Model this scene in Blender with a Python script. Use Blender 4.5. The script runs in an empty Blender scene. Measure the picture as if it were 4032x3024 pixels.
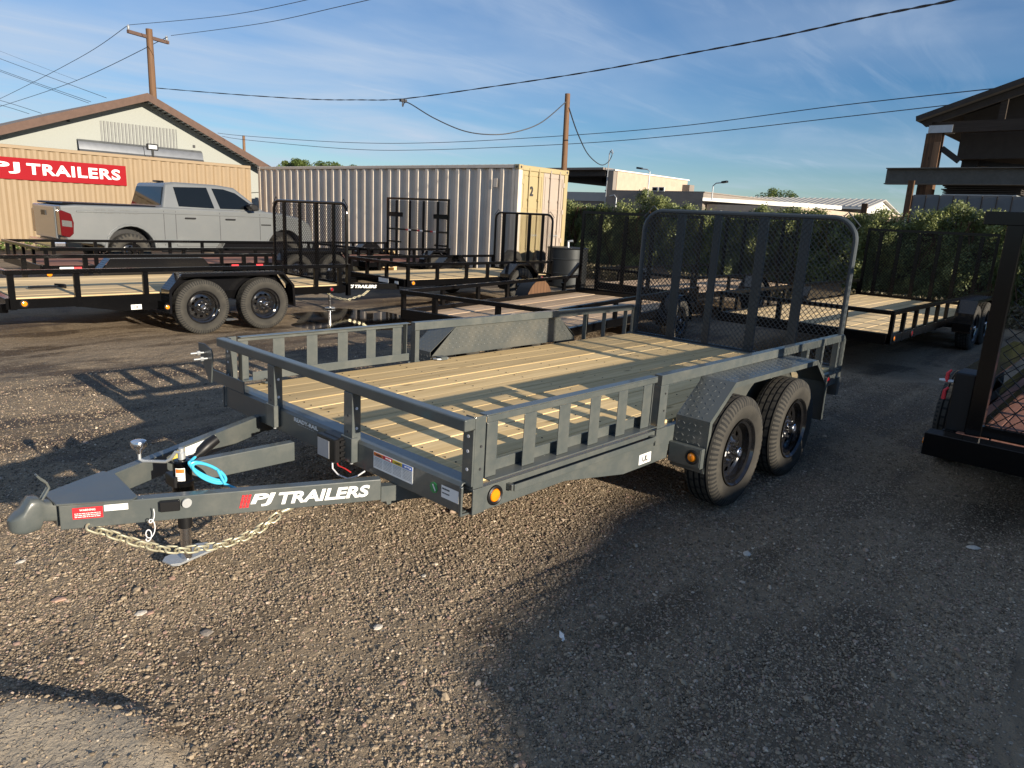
import bpy, math, random
import numpy as np
from mathutils import Vector, Matrix, Euler, noise
R = math.radians
rng = random.Random(7)
S = bpy.context.scene
C = S.collection
# ------------------------------------------------------------------ camera
def make_camera():
    y, t, r = R(42.42), R(-13.433), R(2.8975)
    fwd = Vector((math.cos(y)*math.cos(t), math.sin(y)*math.cos(t), math.sin(t)))
    rt = fwd.cross(Vector((0, 0, 1))).normalized(); up = rt.cross(fwd)
    rt2 = rt*math.cos(r)+up*math.sin(r); up2 = up*math.cos(r)-rt*math.sin(r)
    cd = bpy.data.cameras.new('camera'); co = bpy.data.objects.new('camera', cd); C.objects.link(co)
    m = Matrix((rt2, up2, -fwd)).transposed().to_4x4(); m.translation = (-1.9444, -1.9734, 1.6641)
    co.matrix_world = m
    cd.sensor_fit = 'HORIZONTAL'; cd.sensor_width = 36; cd.lens = 36*2777.4/4032
    cd.clip_start = .05; cd.clip_end = 3000
    S.camera = co
make_camera()
# ------------------------------------------------------------------ light
SUN_EL = 14.6
SUN_DIR = Vector((-.02, -1, math.tan(R(SUN_EL))*math.hypot(.02, 1))).normalized()   # towards the sun
sl = bpy.data.lights.new('sun', 'SUN'); so = bpy.data.objects.new('sun', sl); C.objects.link(so)
sl.energy = 5.0; sl.angle = R(.53); sl.color = (1, .88, .71)
so.rotation_euler = SUN_DIR.to_track_quat('Z', 'Y').to_euler(); so.location = (-5, -20, 20)
W = bpy.data.worlds.new("World"); S.world = W; W.use_nodes = True
def world():
    nt = W.node_tree; N = nt.nodes; Lk = nt.links.new; N.clear()
    out = N.new('ShaderNodeOutputWorld'); bg = N.new('ShaderNodeBackground')
    sky = N.new('ShaderNodeTexSky'); sky.sky_type = 'NISHITA'; sky.sun_disc = False
    sky.sun_elevation = R(SUN_EL); sky.sun_rotation = math.atan2(SUN_DIR.x, SUN_DIR.y)
    sky.air_density = 1.0; sky.dust_density = 0.0; sky.ozone_density = 2.5
    bg.inputs['Strength'].default_value = .067
    tc = N.new('ShaderNodeTexCoord'); sep = N.new('ShaderNodeSeparateXYZ'); Lk(tc.outputs['Generated'], sep.inputs[0])
    def M(op, a, b=None, c=None, clamp=False):
        n = N.new('ShaderNodeMath'); n.operation = op; n.use_clamp = clamp
        for i, v in enumerate((a, b, c)):
            if v is None: continue
            if isinstance(v, (int, float)): n.inputs[i].default_value = v
            else: Lk(v, n.inputs[i])
        return n.outputs[0]
    zz = M('MAXIMUM', sep.outputs['Z'], .03); zz = M('ADD', zz, .06)
    px = M('DIVIDE', sep.outputs['X'], zz); py = M('DIVIDE', sep.outputs['Y'], zz)
    cx = N.new('ShaderNodeCombineXYZ'); Lk(px, cx.inputs[0]); Lk(py, cx.inputs[1])
    def nz(scale, detail, rough, loc, sc=(1, 1, 1), rot=0, dist=0.):
        mp = N.new('ShaderNodeMapping'); Lk(cx.outputs[0], mp.inputs[0]); mp.inputs['Location'].default_value = loc
        mp.inputs['Scale'].default_value = sc; mp.inputs['Rotation'].default_value = (0, 0, rot)
        n = N.new('ShaderNodeTexNoise'); Lk(mp.outputs[0], n.inputs['Vector']); n.inputs['Scale'].default_value = scale
        n.inputs['Detail'].default_value = detail; n.inputs['Roughness'].default_value = rough; n.inputs['Distortion'].default_value = dist
        return n.outputs['Fac']
    big = nz(.42, 4, .5, (3.1, 1.4, 0), (1, .8, 1), .5, .4)
    soft = nz(.75, 7, .5, (5.3, 2.2, 0), (.7, 1.15, 1), .75, .9)
    wisp = nz(1.1, 9, .62, (1.3, 7.2, 0), (.5, 2.3, 1), .9, 1.1)
    # a broad cirrus sheet lies over the +y half of the sky, thin wisps everywhere else
    side = M('ADD', M('MULTIPLY', M('SUBTRACT', M('MULTIPLY', sep.outputs['Y'], .80), M('MULTIPLY', sep.outputs['X'], .60)), 2.2), .12, clamp=True)
    sheet = M('MULTIPLY', M('ADD', M('MULTIPLY', M('SUBTRACT', big, .42), 2.2), M('MULTIPLY', side, .9)), 1.0, clamp=True)
    sheet = M('MULTIPLY', sheet, M('ADD', M('MULTIPLY', M('SUBTRACT', soft, .30), 2.6, clamp=True), .12, clamp=True))
    thin = M('MULTIPLY', M('SUBTRACT', wisp, .50), 3.0, clamp=True)
    thin = M('MULTIPLY', thin, M('MULTIPLY', M('SUBTRACT', soft, .36), 3.0, clamp=True))
    cl = M('ADD', M('MULTIPLY', sheet, .80), M('MULTIPLY', thin, .5), clamp=True)
    cl = M('MULTIPLY', cl, .97)
    hs = N.new('ShaderNodeHueSaturation'); hs.inputs['Saturation'].default_value = 1.12; tint = N.new('ShaderNodeMixRGB'); tint.blend_type = 'MULTIPLY'; tint.inputs[0].default_value = 1; tint.inputs[2].default_value = (.68, .80, 1.0, 1); Lk(sky.outputs[0], tint.inputs[1]); Lk(tint.outputs[0], hs.inputs['Color'])
    mix = N.new('ShaderNodeMixRGB'); Lk(cl, mix.inputs[0]); Lk(hs.outputs[0], mix.inputs[1])
    mix.inputs[2].default_value = (4.7, 5.6, 6.9, 1)
    Lk(mix.outputs[0], bg.inputs['Color']); Lk(bg.outputs[0], out.inputs[0])
world()
S.view_settings.view_transform = 'Standard'; S.view_settings.look = 'None'
S.view_settings.gamma = 1; S.view_settings.use_curve_mapping = False; S.view_settings.exposure = 0.8
# ------------------------------------------------------------------ materials
MATS = {}
def nodes(name):
    m = bpy.data.materials.new(name); m.use_nodes = True; nt = m.node_tree
    b = nt.nodes['Principled BSDF']; return m, nt, b
def mat(name, col, rough=.5, metal=0., spec=.5, var=.12, scale=6., bump=0., bscale=60., dirt=0., dirtcol=(.22, .18, .13), coat=0., rand=0., dscale=3.):
    """paint / metal / plastic: base colour with slight mottling, dust patches and fine relief"""
    if name in MATS: return MATS[name]
    m, nt, b = nodes(name); N = nt.nodes; Lk = nt.links.new
    tc = N.new('ShaderNodeTexCoord')
    n = N.new('ShaderNodeTexNoise'); n.inputs['Scale'].default_value = scale; n.inputs['Detail'].default_value = 6
    Lk(tc.outputs['Object'], n.inputs['Vector'])
    mx = N.new('ShaderNodeMixRGB'); Lk(n.outputs['Fac'], mx.inputs[0])
    mx.inputs[1].default_value = (*[c*(1-var) for c in col], 1); mx.inputs[2].default_value = (*[min(1, c*(1+var)) for c in col], 1)
    last = mx.outputs[0]
    if rand:
        oi = N.new('ShaderNodeObjectInfo'); hs = N.new('ShaderNodeHueSaturation')
        ma = N.new('ShaderNodeMapRange'); ma.inputs[3].default_value = 1-rand; ma.inputs[4].default_value = 1+rand
        Lk(oi.outputs['Random'], ma.inputs[0]); Lk(ma.outputs[0], hs.inputs['Value']); Lk(last, hs.inputs['Color']); last = hs.outputs[0]
    if dirt:
        d = N.new('ShaderNodeTexNoise'); d.inputs['Scale'].default_value = dscale; d.inputs['Detail'].default_value = 8; d.inputs['Roughness'].default_value = .7
        Lk(tc.outputs['Object'], d.inputs['Vector'])
        cr = N.new('ShaderNodeMapRange'); cr.inputs[1].default_value = .45; cr.inputs[2].default_value = .75; cr.inputs[4].default_value = dirt
        Lk(d.outputs['Fac'], cr.inputs[0]); m2 = N.new('ShaderNodeMixRGB'); Lk(cr.outputs[0], m2.inputs[0]); Lk(last, m2.inputs[1]); m2.inputs[2].default_value = (*dirtcol, 1)
        last = m2.outputs[0]
        rr = N.new('ShaderNodeMapRange'); rr.inputs[3].default_value = rough; rr.inputs[4].default_value = min(1, rough+.3); Lk(cr.outputs[0], rr.inputs[0]); Lk(rr.outputs[0], b.inputs['Roughness'])
    else: b.inputs['Roughness'].default_value = rough
    Lk(last, b.inputs['Base Color'])
    b.inputs['Metallic'].default_value = metal; b.inputs['Specular IOR Level'].default_value = spec
    if coat: b.inputs['Coat Weight'].default_value = coat; b.inputs['Coat Roughness'].default_value = .08
    if bump:
        bn = N.new('ShaderNodeTexNoise'); bn.inputs['Scale'].default_value = bscale; bn.inputs['Detail'].default_value = 4; Lk(tc.outputs['Object'], bn.inputs['Vector'])
        bp = N.new('ShaderNodeBump'); bp.inputs['Strength'].default_value = bump; bp.inputs['Distance'].default_value = .01
        Lk(bn.outputs['Fac'], bp.inputs['Height']); Lk(bp.outputs[0], b.inputs['Normal'])
    MATS[name] = m; return m
def emis(*a): pass
def woodmat(name, c1, c2, c3, rough=.75, axis=0, rings=1., knots=1.):
    m, nt, b = nodes(name); N = nt.nodes; Lk = nt.links.new
    tc = N.new('ShaderNodeTexCoord'); oi = N.new('ShaderNodeObjectInfo')
    ad = N.new('ShaderNodeVectorMath'); ad.operation = 'ADD'; Lk(tc.outputs['Object'], ad.inputs[0])
    mu = N.new('ShaderNodeVectorMath'); mu.operation = 'SCALE'; mu.inputs[0].default_value = (13.7, 9.1, 5.3); Lk(oi.outputs['Random'], mu.inputs['Scale']); Lk(mu.outputs[0], ad.inputs[1])
    mp = N.new('ShaderNodeMapping'); sc = [26, 26, 26]; sc[axis] = .9; mp.inputs['Scale'].default_value = sc; Lk(ad.outputs[0], mp.inputs[0])
    n = N.new('ShaderNodeTexNoise'); n.inputs['Scale'].default_value = rings; n.inputs['Detail'].default_value = 7; n.inputs['Roughness'].default_value = .62; n.inputs['Distortion'].default_value = .8; Lk(mp.outputs[0], n.inputs['Vector'])
    cr = N.new('ShaderNodeValToRGB'); e = cr.color_ramp.elements; e[0].position = .3; e[0].color = (*c2, 1); e[1].position = .62; e[1].color = (*c1, 1)
    Lk(n.outputs['Fac'], cr.inputs[0])
    # broad stains
    mp2 = N.new('ShaderNodeMapping'); s2 = [3.2, 3.2, 3.2]; s2[axis] = 1.1; mp2.inputs['Scale'].default_value = s2; Lk(ad.outputs[0], mp2.inputs[0])
    n2 = N.new('ShaderNodeTexNoise'); n2.inputs['Scale'].default_value = 1.2; n2.inputs['Detail'].default_value = 5; Lk(mp2.outputs[0], n2.inputs['Vector'])
    r2 = N.new('ShaderNodeMapRange'); r2.inputs[1].default_value = .5; r2.inputs[2].default_value = .75; r2.inputs[4].default_value = .45; Lk(n2.outputs['Fac'], r2.inputs[0])
    mx = N.new('ShaderNodeMixRGB'); Lk(r2.outputs[0], mx.inputs[0]); Lk(cr.outputs[0], mx.inputs[1]); mx.inputs[2].default_value = (*c3, 1)
    # knots
    mp3 = N.new('ShaderNodeMapping'); s3 = [7, 7, 7]; s3[axis] = 2.2; mp3.inputs['Scale'].default_value = s3; Lk(ad.outputs[0], mp3.inputs[0])
    vo = N.new('ShaderNodeTexVoronoi'); vo.inputs['Scale'].default_value = 1.; Lk(mp3.outputs[0], vo.inputs['Vector'])
    kr = N.new('ShaderNodeMapRange'); kr.inputs[1].default_value = .05; kr.inputs[2].default_value = .14; kr.inputs[3].default_value = .7*knots; kr.inputs[4].default_value = 0; Lk(vo.outputs['Distance'], kr.inputs[0])
    mk = N.new('ShaderNodeMixRGB'); Lk(kr.outputs[0], mk.inputs[0]); Lk(mx.outputs[0], mk.inputs[1]); mk.inputs[2].default_value = (c2[0]*.35, c2[1]*.3, c2[2]*.25, 1)
    hs = N.new('ShaderNodeHueSaturation'); ma = N.new('ShaderNodeMapRange'); ma.inputs[3].default_value = .72; ma.inputs[4].default_value = 1.12
    Lk(oi.outputs['Random'], ma.inputs[0]); Lk(ma.outputs[0], hs.inputs['Value']); Lk(mk.outputs[0], hs.inputs['Color'])
    Lk(hs.outputs[0], b.inputs['Base Color']); b.inputs['Roughness'].default_value = rough; b.inputs['Specular IOR Level'].default_value = .25
    bp = N.new('ShaderNodeBump'); bp.inputs['Strength'].default_value = .35; bp.inputs['Distance'].default_value = .004; Lk(n.outputs['Fac'], bp.inputs['Height']); Lk(bp.outputs[0], b.inputs['Normal'])
    MATS[name] = m; return m
GREY = mat('charcoal_paint', (.074, .085, .084), .36, var=.05, scale=3, bump=.02, bscale=90, dirt=.45, dirtcol=(.17, .165, .14), coat=.35, dscale=5)
GREY_SHADED = mat('charcoal_paint_shaded', (.042, .052, .060), .42, var=.05, scale=3)  # trailer's charcoal paint again, with the gate's shade put into the colour
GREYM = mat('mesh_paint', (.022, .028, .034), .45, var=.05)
BLACK = mat('black_paint', (.003, .003, .0035), .16, spec=.3, var=.2, dirt=.06, dirtcol=(.02, .018, .015), dscale=4)
BLACKM = mat('black_mesh_paint', (.006, .006, .007), .45, spec=.3)
RIM = mat('gloss_black_rim', (.008, .008, .009), .1, var=.1, coat=1., dirt=.12, dirtcol=(.1, .09, .07))
PLATE = mat('tread_plate', (.07, .078, .077), .36, var=.06, dirt=.3, dirtcol=(.2, .17, .12), coat=.2)
BPLATE = mat('black_tread_plate', (.005, .005, .006), .16, var=.1, coat=.3)
ZINC = mat('zinc', (.5, .52, .53), .42, metal=.55, var=.1, scale=30)
CHROME = mat('chrome_hub', (.7, .7, .72), .18, metal=1., var=.1, scale=40)
GOLD = mat('gold_zinc_chain', (.55, .51, .36), .35, metal=.6, var=.15, scale=40)
BPLAST = mat('black_plastic', (.008, .008, .009), .42, var=.1, spec=.35)
AMBER = mat('amber_lens', (.9, .25, .01), .15, var=.25, scale=70, coat=.8)
REDL = mat('red_lens', (.22, .006, .012), .18, var=.2, coat=.8)
WHITE = mat('white_decal', (.82, .82, .8), .45, var=.03)
REDD = mat('red_decal', (.62, .02, .03), .45, var=.05)
YELD = mat('yellow_decal', (.75, .55, .03), .5, var=.05)
BLUD = mat('blue_decal', (.1, .2, .6), .5, var=.05)
ORAD = mat('orange_decal', (.7, .17, .02), .5, var=.05)
GRND = mat('green_decal', (.02, .25, .07), .4, var=.4, scale=60)
INK = mat('ink', (.03, .03, .035), .6)
GINK = mat('grey_ink', (.35, .35, .36), .6)
CYAN = mat('cyan_cable', (.06, .45, .68), .35, var=.05)
REDW = mat('red_wire', (.5, .03, .03), .4)
WHW = mat('white_wire', (.7, .7, .72), .4)
SILVER = mat('truck_silver', (.135, .145, .15), .3, metal=.05, var=.03, coat=.8, dirt=.1, dirtcol=(.3, .28, .24), dscale=1.2)
GLASS = mat('dark_glass', (.006, .008, .010), .05, var=.1, spec=.35)
PINE = woodmat('treated_pine', (.84, .62, .32), (.60, .42, .19), (.56, .44, .25))
PINE2 = woodmat('pale_pine', (.80, .60, .34), (.58, .42, .21), (.54, .44, .28))
OLDW = woodmat('weathered_boards', (.60, .44, .29), (.38, .25, .15), (.5, .42, .33))
REDWD = woodmat('red_brown_boards', (.34, .16, .11), (.2, .09, .06), (.25, .14, .1))
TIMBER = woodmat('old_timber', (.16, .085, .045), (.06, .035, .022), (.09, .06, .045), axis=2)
POLEW = woodmat('pole_wood', (.22, .125, .07), (.11, .065, .04), (.16, .11, .08), axis=2)
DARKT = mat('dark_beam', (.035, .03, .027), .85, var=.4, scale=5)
def tyremat(name, dust):
    m, nt, b = nodes(name); N = nt.nodes; Lk = nt.links.new
    tc = N.new('ShaderNodeTexCoord'); n = N.new('ShaderNodeTexNoise'); n.inputs['Scale'].default_value = 9; n.inputs['Detail'].default_value = 9; n.inputs['Roughness'].default_value = .7; Lk(tc.outputs['Object'], n.inputs['Vector'])
    r = N.new('ShaderNodeMapRange'); r.inputs[1].default_value = .35; r.inputs[2].default_value = .7; r.inputs[3].default_value = dust*.45; r.inputs[4].default_value = dust; Lk(n.outputs['Fac'], r.inputs[0])
    ge = N.new('ShaderNodeNewGeometry'); pr = N.new('ShaderNodeMapRange'); pr.inputs[1].default_value = .48; pr.inputs[2].default_value = .54; Lk(ge.outputs['Pointiness'], pr.inputs[0])
    mu = N.new('ShaderNodeMath'); mu.operation = 'MULTIPLY'; Lk(r.outputs[0], mu.inputs[0]); Lk(pr.outputs[0], mu.inputs[1])
    mx = N.new('ShaderNodeMixRGB'); Lk(r.outputs[0], mx.inputs[0]); mx.inputs[1].default_value = (.014, .014, .014, 1); mx.inputs[2].default_value = (.11, .101, .083, 1)
    Lk(mx.outputs[0], b.inputs['Base Color']); b.inputs['Roughness'].default_value = .8; b.inputs['Specular IOR Level'].default_value = .3
    mp = N.new('ShaderNodeMapping'); mp.inputs['Scale'].default_value = (1, 0, 1); Lk(tc.outputs['Object'], mp.inputs[0]); ln = N.new('ShaderNodeVectorMath'); ln.operation = 'LENGTH'; Lk(mp.outputs[0], ln.inputs[0])
    sn = N.new('ShaderNodeMath'); sn.operation = 'MULTIPLY'; Lk(ln.outputs['Value'], sn.inputs[0]); sn.inputs[1].default_value = 420; s2 = N.new('ShaderNodeMath'); s2.operation = 'SINE'; Lk(sn.outputs[0], s2.inputs[0])
    s3 = N.new('ShaderNodeMath'); s3.operation = 'POWER'; s4 = N.new('ShaderNodeMath'); s4.operation = 'ABSOLUTE'; Lk(s2.outputs[0], s4.inputs[0]); Lk(s4.outputs[0], s3.inputs[0]); s3.inputs[1].default_value = 6
    bp = N.new('ShaderNodeBump'); bp.inputs['Strength'].default_value = .5; bp.inputs['Distance'].default_value = .003; Lk(s3.outputs[0], bp.inputs['Height'])
    # dust gathers towards the tread, the bead stays darker
    rd = N.new('ShaderNodeMapRange'); rd.inputs[1].default_value = .2; rd.inputs[2].default_value = .31; rd.inputs[3].default_value = .35; rd.inputs[4].default_value = 1.25; Lk(ln.outputs['Value'], rd.inputs[0]); dm = N.new('ShaderNodeMath'); dm.operation = 'MULTIPLY'; dm.use_clamp = True; Lk(rd.outputs[0], dm.inputs[0]); Lk(r.outputs[0], dm.inputs[1]); Lk(dm.outputs[0], mx.inputs[0]); Lk(bp.outputs[0], b.inputs['Normal'])
    MATS[name] = m; return m
TYRE = tyremat('dusty_tyre', .5)
RUB = mat('groove_rubber', (.012, .012, .012), .9)
def corr(name, col, dirt, dcol=(.3, .22, .14)): return mat(name, col, .6, var=.08, scale=2.5, dirt=dirt, dirtcol=dcol, dscale=1.6, bump=.05, bscale=8)
CONT = corr('container_beige', (.66, .575, .475), .3)
CDOOR = corr('container_yellow', (.37, .30, .16), .3); CDOORP = corr('container_pinkish', (.37, .31, .26), .3)
TANW = corr('tan_sheet', (.255, .185, .11), .25)
CREAM = mat('cream_stucco', (.29, .305, .285), .85, var=.05, scale=20, bump=.4, bscale=30)
GALV = mat('galvanised', (.42, .44, .46), .4, metal=.5, var=.15, scale=8)
FASC = mat('brown_fascia', (.10, .06, .045), .8, var=.3, scale=6)
ROOFG = mat('old_roof', (.2, .17, .15), .8, var=.3, scale=5)
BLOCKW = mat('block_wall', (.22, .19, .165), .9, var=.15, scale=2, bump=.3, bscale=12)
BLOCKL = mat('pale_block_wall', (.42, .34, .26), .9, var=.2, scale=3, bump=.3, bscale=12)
WROOF = mat('grey_metal_roof', (.36, .35, .33), .6, var=.08, scale=3)
WWALL = mat('white_sheet', (.72, .71, .66), .7, var=.05, scale=4)
# ------------------------------------------------------------------ mesh helpers
class MB:
    def __init__(s): s.v = []; s.f = []
    def add(s, vs, fs):
        o = len(s.v); s.v += [tuple(v) for v in vs]; s.f += [tuple(i+o for i in f) for f in fs]; return s
    def box(s, x0, x1, y0, y1, z0, z1):
        return s.add([(x, y, z) for z in (z0, z1) for y in (y0, y1) for x in (x0, x1)],
                     [(0, 2, 3, 1), (4, 5, 7, 6), (0, 1, 5, 4), (2, 6, 7, 3), (0, 4, 6, 2), (1, 3, 7, 5)])
    def beam(s, a, b, w, h, up=(0, 0, 1)):
        a = Vector(a); b = Vector(b); d = (b-a).normalized(); u = Vector(up); sd = d.cross(u)
        if sd.length < 1e-5: sd = d.cross(Vector((1, 0, 0)))
        sd.normalize(); u = sd.cross(d).normalized()
        vs = []
        for p in (a, b):
            for i, j in ((-1, -1), (1, -1), (1, 1), (-1, 1)): vs.append(p+sd*(w/2*i)+u*(h/2*j))
        return s.add(vs, [(0, 1, 2, 3), (7, 6, 5, 4), (0, 4, 5, 1), (1, 5, 6, 2), (2, 6, 7, 3), (3, 7, 4, 0)])
    def prism(s, pts, axis, a, b):
        """pts 2-d outline; axis 'y': pts=(x,z); 'x': (y,z); 'z': (x,y)"""
        n = len(pts)
        def P(p, t): return {'y': (p[0], t, p[1]), 'x': (t, p[0], p[1]), 'z': (p[0], p[1], t)}[axis]
        vs = [P(p, a) for p in pts]+[P(p, b) for p in pts]
        fs = [tuple(range(n))[::-1], tuple(range(n, 2*n))]+[(i, (i+1) % n, n+(i+1) % n, n+i) for i in range(n)]
        return s.add(vs, fs)
    def tube(s, path, r, seg=8, closed=False, caps=True):
        path = [Vector(p) for p in path]; n = len(path); vs = []; fs = []
        prev = None
        for i, p in enumerate(path):
            if closed: t = path[(i+1) % n]-path[i-1]
            else: t = path[min(i+1, n-1)]-path[max(i-1, 0)]
            t.normalize()
            if prev is None:
                u = t.cross(Vector((0, 0, 1)))
                if u.length < .01: u = t.cross(Vector((1, 0, 0)))
            else: u = prev-t*prev.dot(t)
            u.normalize(); prev = u; w = t.cross(u)
            rr = r[i] if isinstance(r, (list, tuple)) else r
            for k in range(seg):
                a = 2*math.pi*k/seg; vs.append(p+u*(rr*math.cos(a))+w*(rr*math.sin(a)))
        m = n if closed else n-1
        for i in range(m):
            for k in range(seg):
                a = i*seg+k; b = i*seg+(k+1) % seg; c = ((i+1) % n)*seg+(k+1) % seg; d = ((i+1) % n)*seg+k; fs.append((a, b, c, d))
        if caps and not closed: fs += [tuple(range(seg))[::-1], tuple((n-1)*seg+k for k in range(seg))]
        return s.add(vs, fs)
    def lathe(s, prof, seg=48, o=(0, 0, 0), axis='y', mod=None, skip=None):
        """prof list of (a, r): a along axis"""
        vs = []; fs = []; n = len(prof)
        for k in range(seg):
            an = 2*math.pi*k/seg
            for i, (a, r) in enumerate(prof):
                if mod: a, r = mod(i, k, a, r)
                c, d = r*math.cos(an), r*math.sin(an)
                vs.append({'y': (o[0]+c, o[1]+a, o[2]+d), 'z': (o[0]+c, o[1]+d, o[2]+a), 'x': (o[0]+a, o[1]+c, o[2]+d)}[axis])
        for k in range(seg):
            for i in range(n-1):
                if skip and skip(i, k): continue
                k2 = (k+1) % seg; fs.append((k*n+i, k*n+i+1, k2*n+i+1, k2*n+i))
        return s.add(vs, fs)
    def cyl(s, o, r, a0, a1, axis='y', seg=20):
        return s.lathe([(a0, 0), (a0, r), (a1, r), (a1, 0)], seg, o, axis)
    def mesh(s, name):
        me = bpy.data.meshes.new(name); me.from_pydata(s.v, [], s.f); me.update(); return me
    def build(s, name, m, parent=None, smooth=False, bevel=0, seg=1, fix=True, **k):
        me = s.mesh(name)
        if fix:
            import bmesh
            bm = bmesh.new(); bm.from_mesh(me); bmesh.ops.remove_doubles(bm, verts=bm.verts, dist=1e-6)
            bmesh.ops.recalc_face_normals(bm, faces=bm.faces); bm.to_mesh(me); bm.free()
        me.materials.append(m)
        return link(name, me, parent, smooth, bevel, seg, **k)
def link(name, me, parent=None, smooth=False, bevel=0, seg=1, loc=None, rot=None, label=None, kind=None):
    o = bpy.data.objects.new(name, me); C.objects.link(o)
    if parent is not None: o.parent = parent
    if loc is not None: o.location = loc
    if rot is not None: o.rotation_euler = rot
    if smooth:
        me.shade_smooth()
        try: me.set_sharp_from_angle(angle=R(35))
        except Exception: pass
    if bevel:
        b = o.modifiers.new('bevel', 'BEVEL'); b.width = bevel; b.segments = seg; b.limit_method = 'ANGLE'; b.angle_limit = R(40); b.harden_normals = False
    if label: o['label'] = label
    if kind: o['kind'] = kind
    return o
def tag(o, label, cat, group=None, kind=None):
    if label: o['label'] = label
    if cat: o['category'] = cat
    if group: o['group'] = group
    if kind: o['kind'] = kind
    return o
def struct(o, label=None):
    o['kind'] = 'structure'
    if label: o['label'] = label
    return o
def thing(name, label, cat, loc=(0, 0, 0), rotz=0, group=None):
    o = bpy.data.objects.new(name, None); C.objects.link(o); o.location = loc; o.rotation_euler = (0, 0, rotz); o.empty_display_size = .2
    return tag(o, label, cat, group)
def dup(o, parent=None, loc=None, rot=None):
    c = o.copy(); C.objects.link(c)
    if parent is not None: c.parent = parent
    if loc is not None: c.location = loc
    if rot is not None: c.rotation_euler = rot
    for ch in list(o.children): dup(ch, c)
    return c
def text(name, s, mt, parent, o, u, v, w, h, ext=.0015, off=.0, shear=0., label=None, spacing=1.):
    """lettering fitted into w x h at corner o, running along u, up along v"""
    cu = bpy.data.curves.new(name, 'FONT'); cu.body = s; cu.extrude = 0; cu.offset = off; cu.shear = shear; cu.space_character = spacing; cu.resolution_u = 4
    ob = bpy.data.objects.new('tmp', cu); C.objects.link(ob)
    dg = bpy.context.evaluated_depsgraph_get(); dg.update(); me = bpy.data.meshes.new_from_object(ob.evaluated_get(dg))
    bpy.data.objects.remove(ob); bpy.data.curves.remove(cu)
    n = len(me.vertices); co = np.empty(n*3); me.vertices.foreach_get('co', co); co = co.reshape(-1, 3)
    mn = co.min(0); mx = co.max(0); u = Vector(u).normalized(); v = Vector(v).normalized(); nn = u.cross(v)
    fs = [tuple(p.vertices) for p in me.polygons]; bpy.data.meshes.remove(me)
    P = [Vector(o)+u*((c[0]-mn[0])/(mx[0]-mn[0])*w)+v*((c[1]-mn[1])/(mx[1]-mn[1])*h) for c in co]
    b = MB(); b.add([p+nn*ext for p in P], fs); 
    # side walls
    from collections import Counter
    cnt = Counter()
    for f in fs:
        for i in range(len(f)): cnt[tuple(sorted((f[i], f[(i+1) % len(f)])))] += 1
    vs = [p+nn*ext for p in P]+[p-nn*.0005 for p in P]; sf = [(a, b2, b2+n, a+n) for (a, b2), c in cnt.items() if c == 1]
    b2 = MB(); b2.add(vs, fs+sf)
    return b2.build(name, mt, parent, fix=False, label=label)
def decal(name, mt, parent, o, u, v, w, h, t=.0012, label=None):
    u = Vector(u).normalized(); v = Vector(v).normalized(); n = u.cross(v); o = Vector(o); vs = []
    for k in (-.001, t):
        for a, b in ((0, 0), (w, 0), (w, h), (0, h)): vs.append(o+u*a+v*b+n*k)
    return MB().add(vs, [(3, 2, 1, 0), (4, 5, 6, 7), (0, 1, 5, 4), (1, 2, 6, 5), (2, 3, 7, 6), (3, 0, 4, 7)]).build(name, mt, parent, label=label)
def printed_lines(name, mt, parent, o, u, v, w, h, n, t=.0016):
    """small print too fine to read: rows of short broken strokes, joined"""
    r = random.Random(len(name)+int(w*1e4)); u = Vector(u).normalized(); v = Vector(v).normalized(); nn = u.cross(v); b = MB(); o = Vector(o)
    for i in range(n):
        x = 0; y = h*(i+.25)/n; hh = h/n*.38
        while x < w*.96:
            l = min(w-x, w*r.uniform(.04, .16))
            p = o+u*x+v*y+nn*t; b.add([p, p+u*l, p+u*l+v*hh, p+v*hh], [(0, 1, 2, 3)]); x += l+w*.025
    return b.build(name, mt, parent, fix=False, kind='stuff')
# expanded metal -------------------------------------------------------------
def expanded(W_, H_, cw, ch, t=.003, inside=None, deep=.004):
    """diamond mesh in the local y-z plane, width along y"""
    b = MB(); ny = int(W_/cw*2); nz = int(H_/ch)
    vs = []; fs = []
    for j in range(nz+1):
        for i in range(ny):
            y0 = i*cw/2; y1 = (i+1)*cw/2
            s0 = (i+j) % 2; s1 = 1-s0
            z0 = j*ch+(ch/2 if s0 else -ch/2)*.92; z1 = j*ch+(ch/2 if s1 else -ch/2)*.92
            if inside and not (inside(y0, z0) and inside(y1, z1)): continue
            if max(z0, z1) > H_ or min(z0, z1) < 0: continue
            o = len(vs)
            for (y, z) in ((y0, z0), (y1, z1)):
                vs += [(-deep/2, y, z-t/2), (deep/2, y, z-t/2), (deep/2, y, z+t/2), (-deep/2, y, z+t/2)]
            fs += [(o, o+4, o+5, o+1), (o+1, o+5, o+6, o+2), (o+2, o+6, o+7, o+3), (o+3, o+7, o+4, o)]
    me = bpy.data.meshes.new('expanded_mesh'); me.from_pydata(vs, [], fs); me.update(); return me
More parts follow.
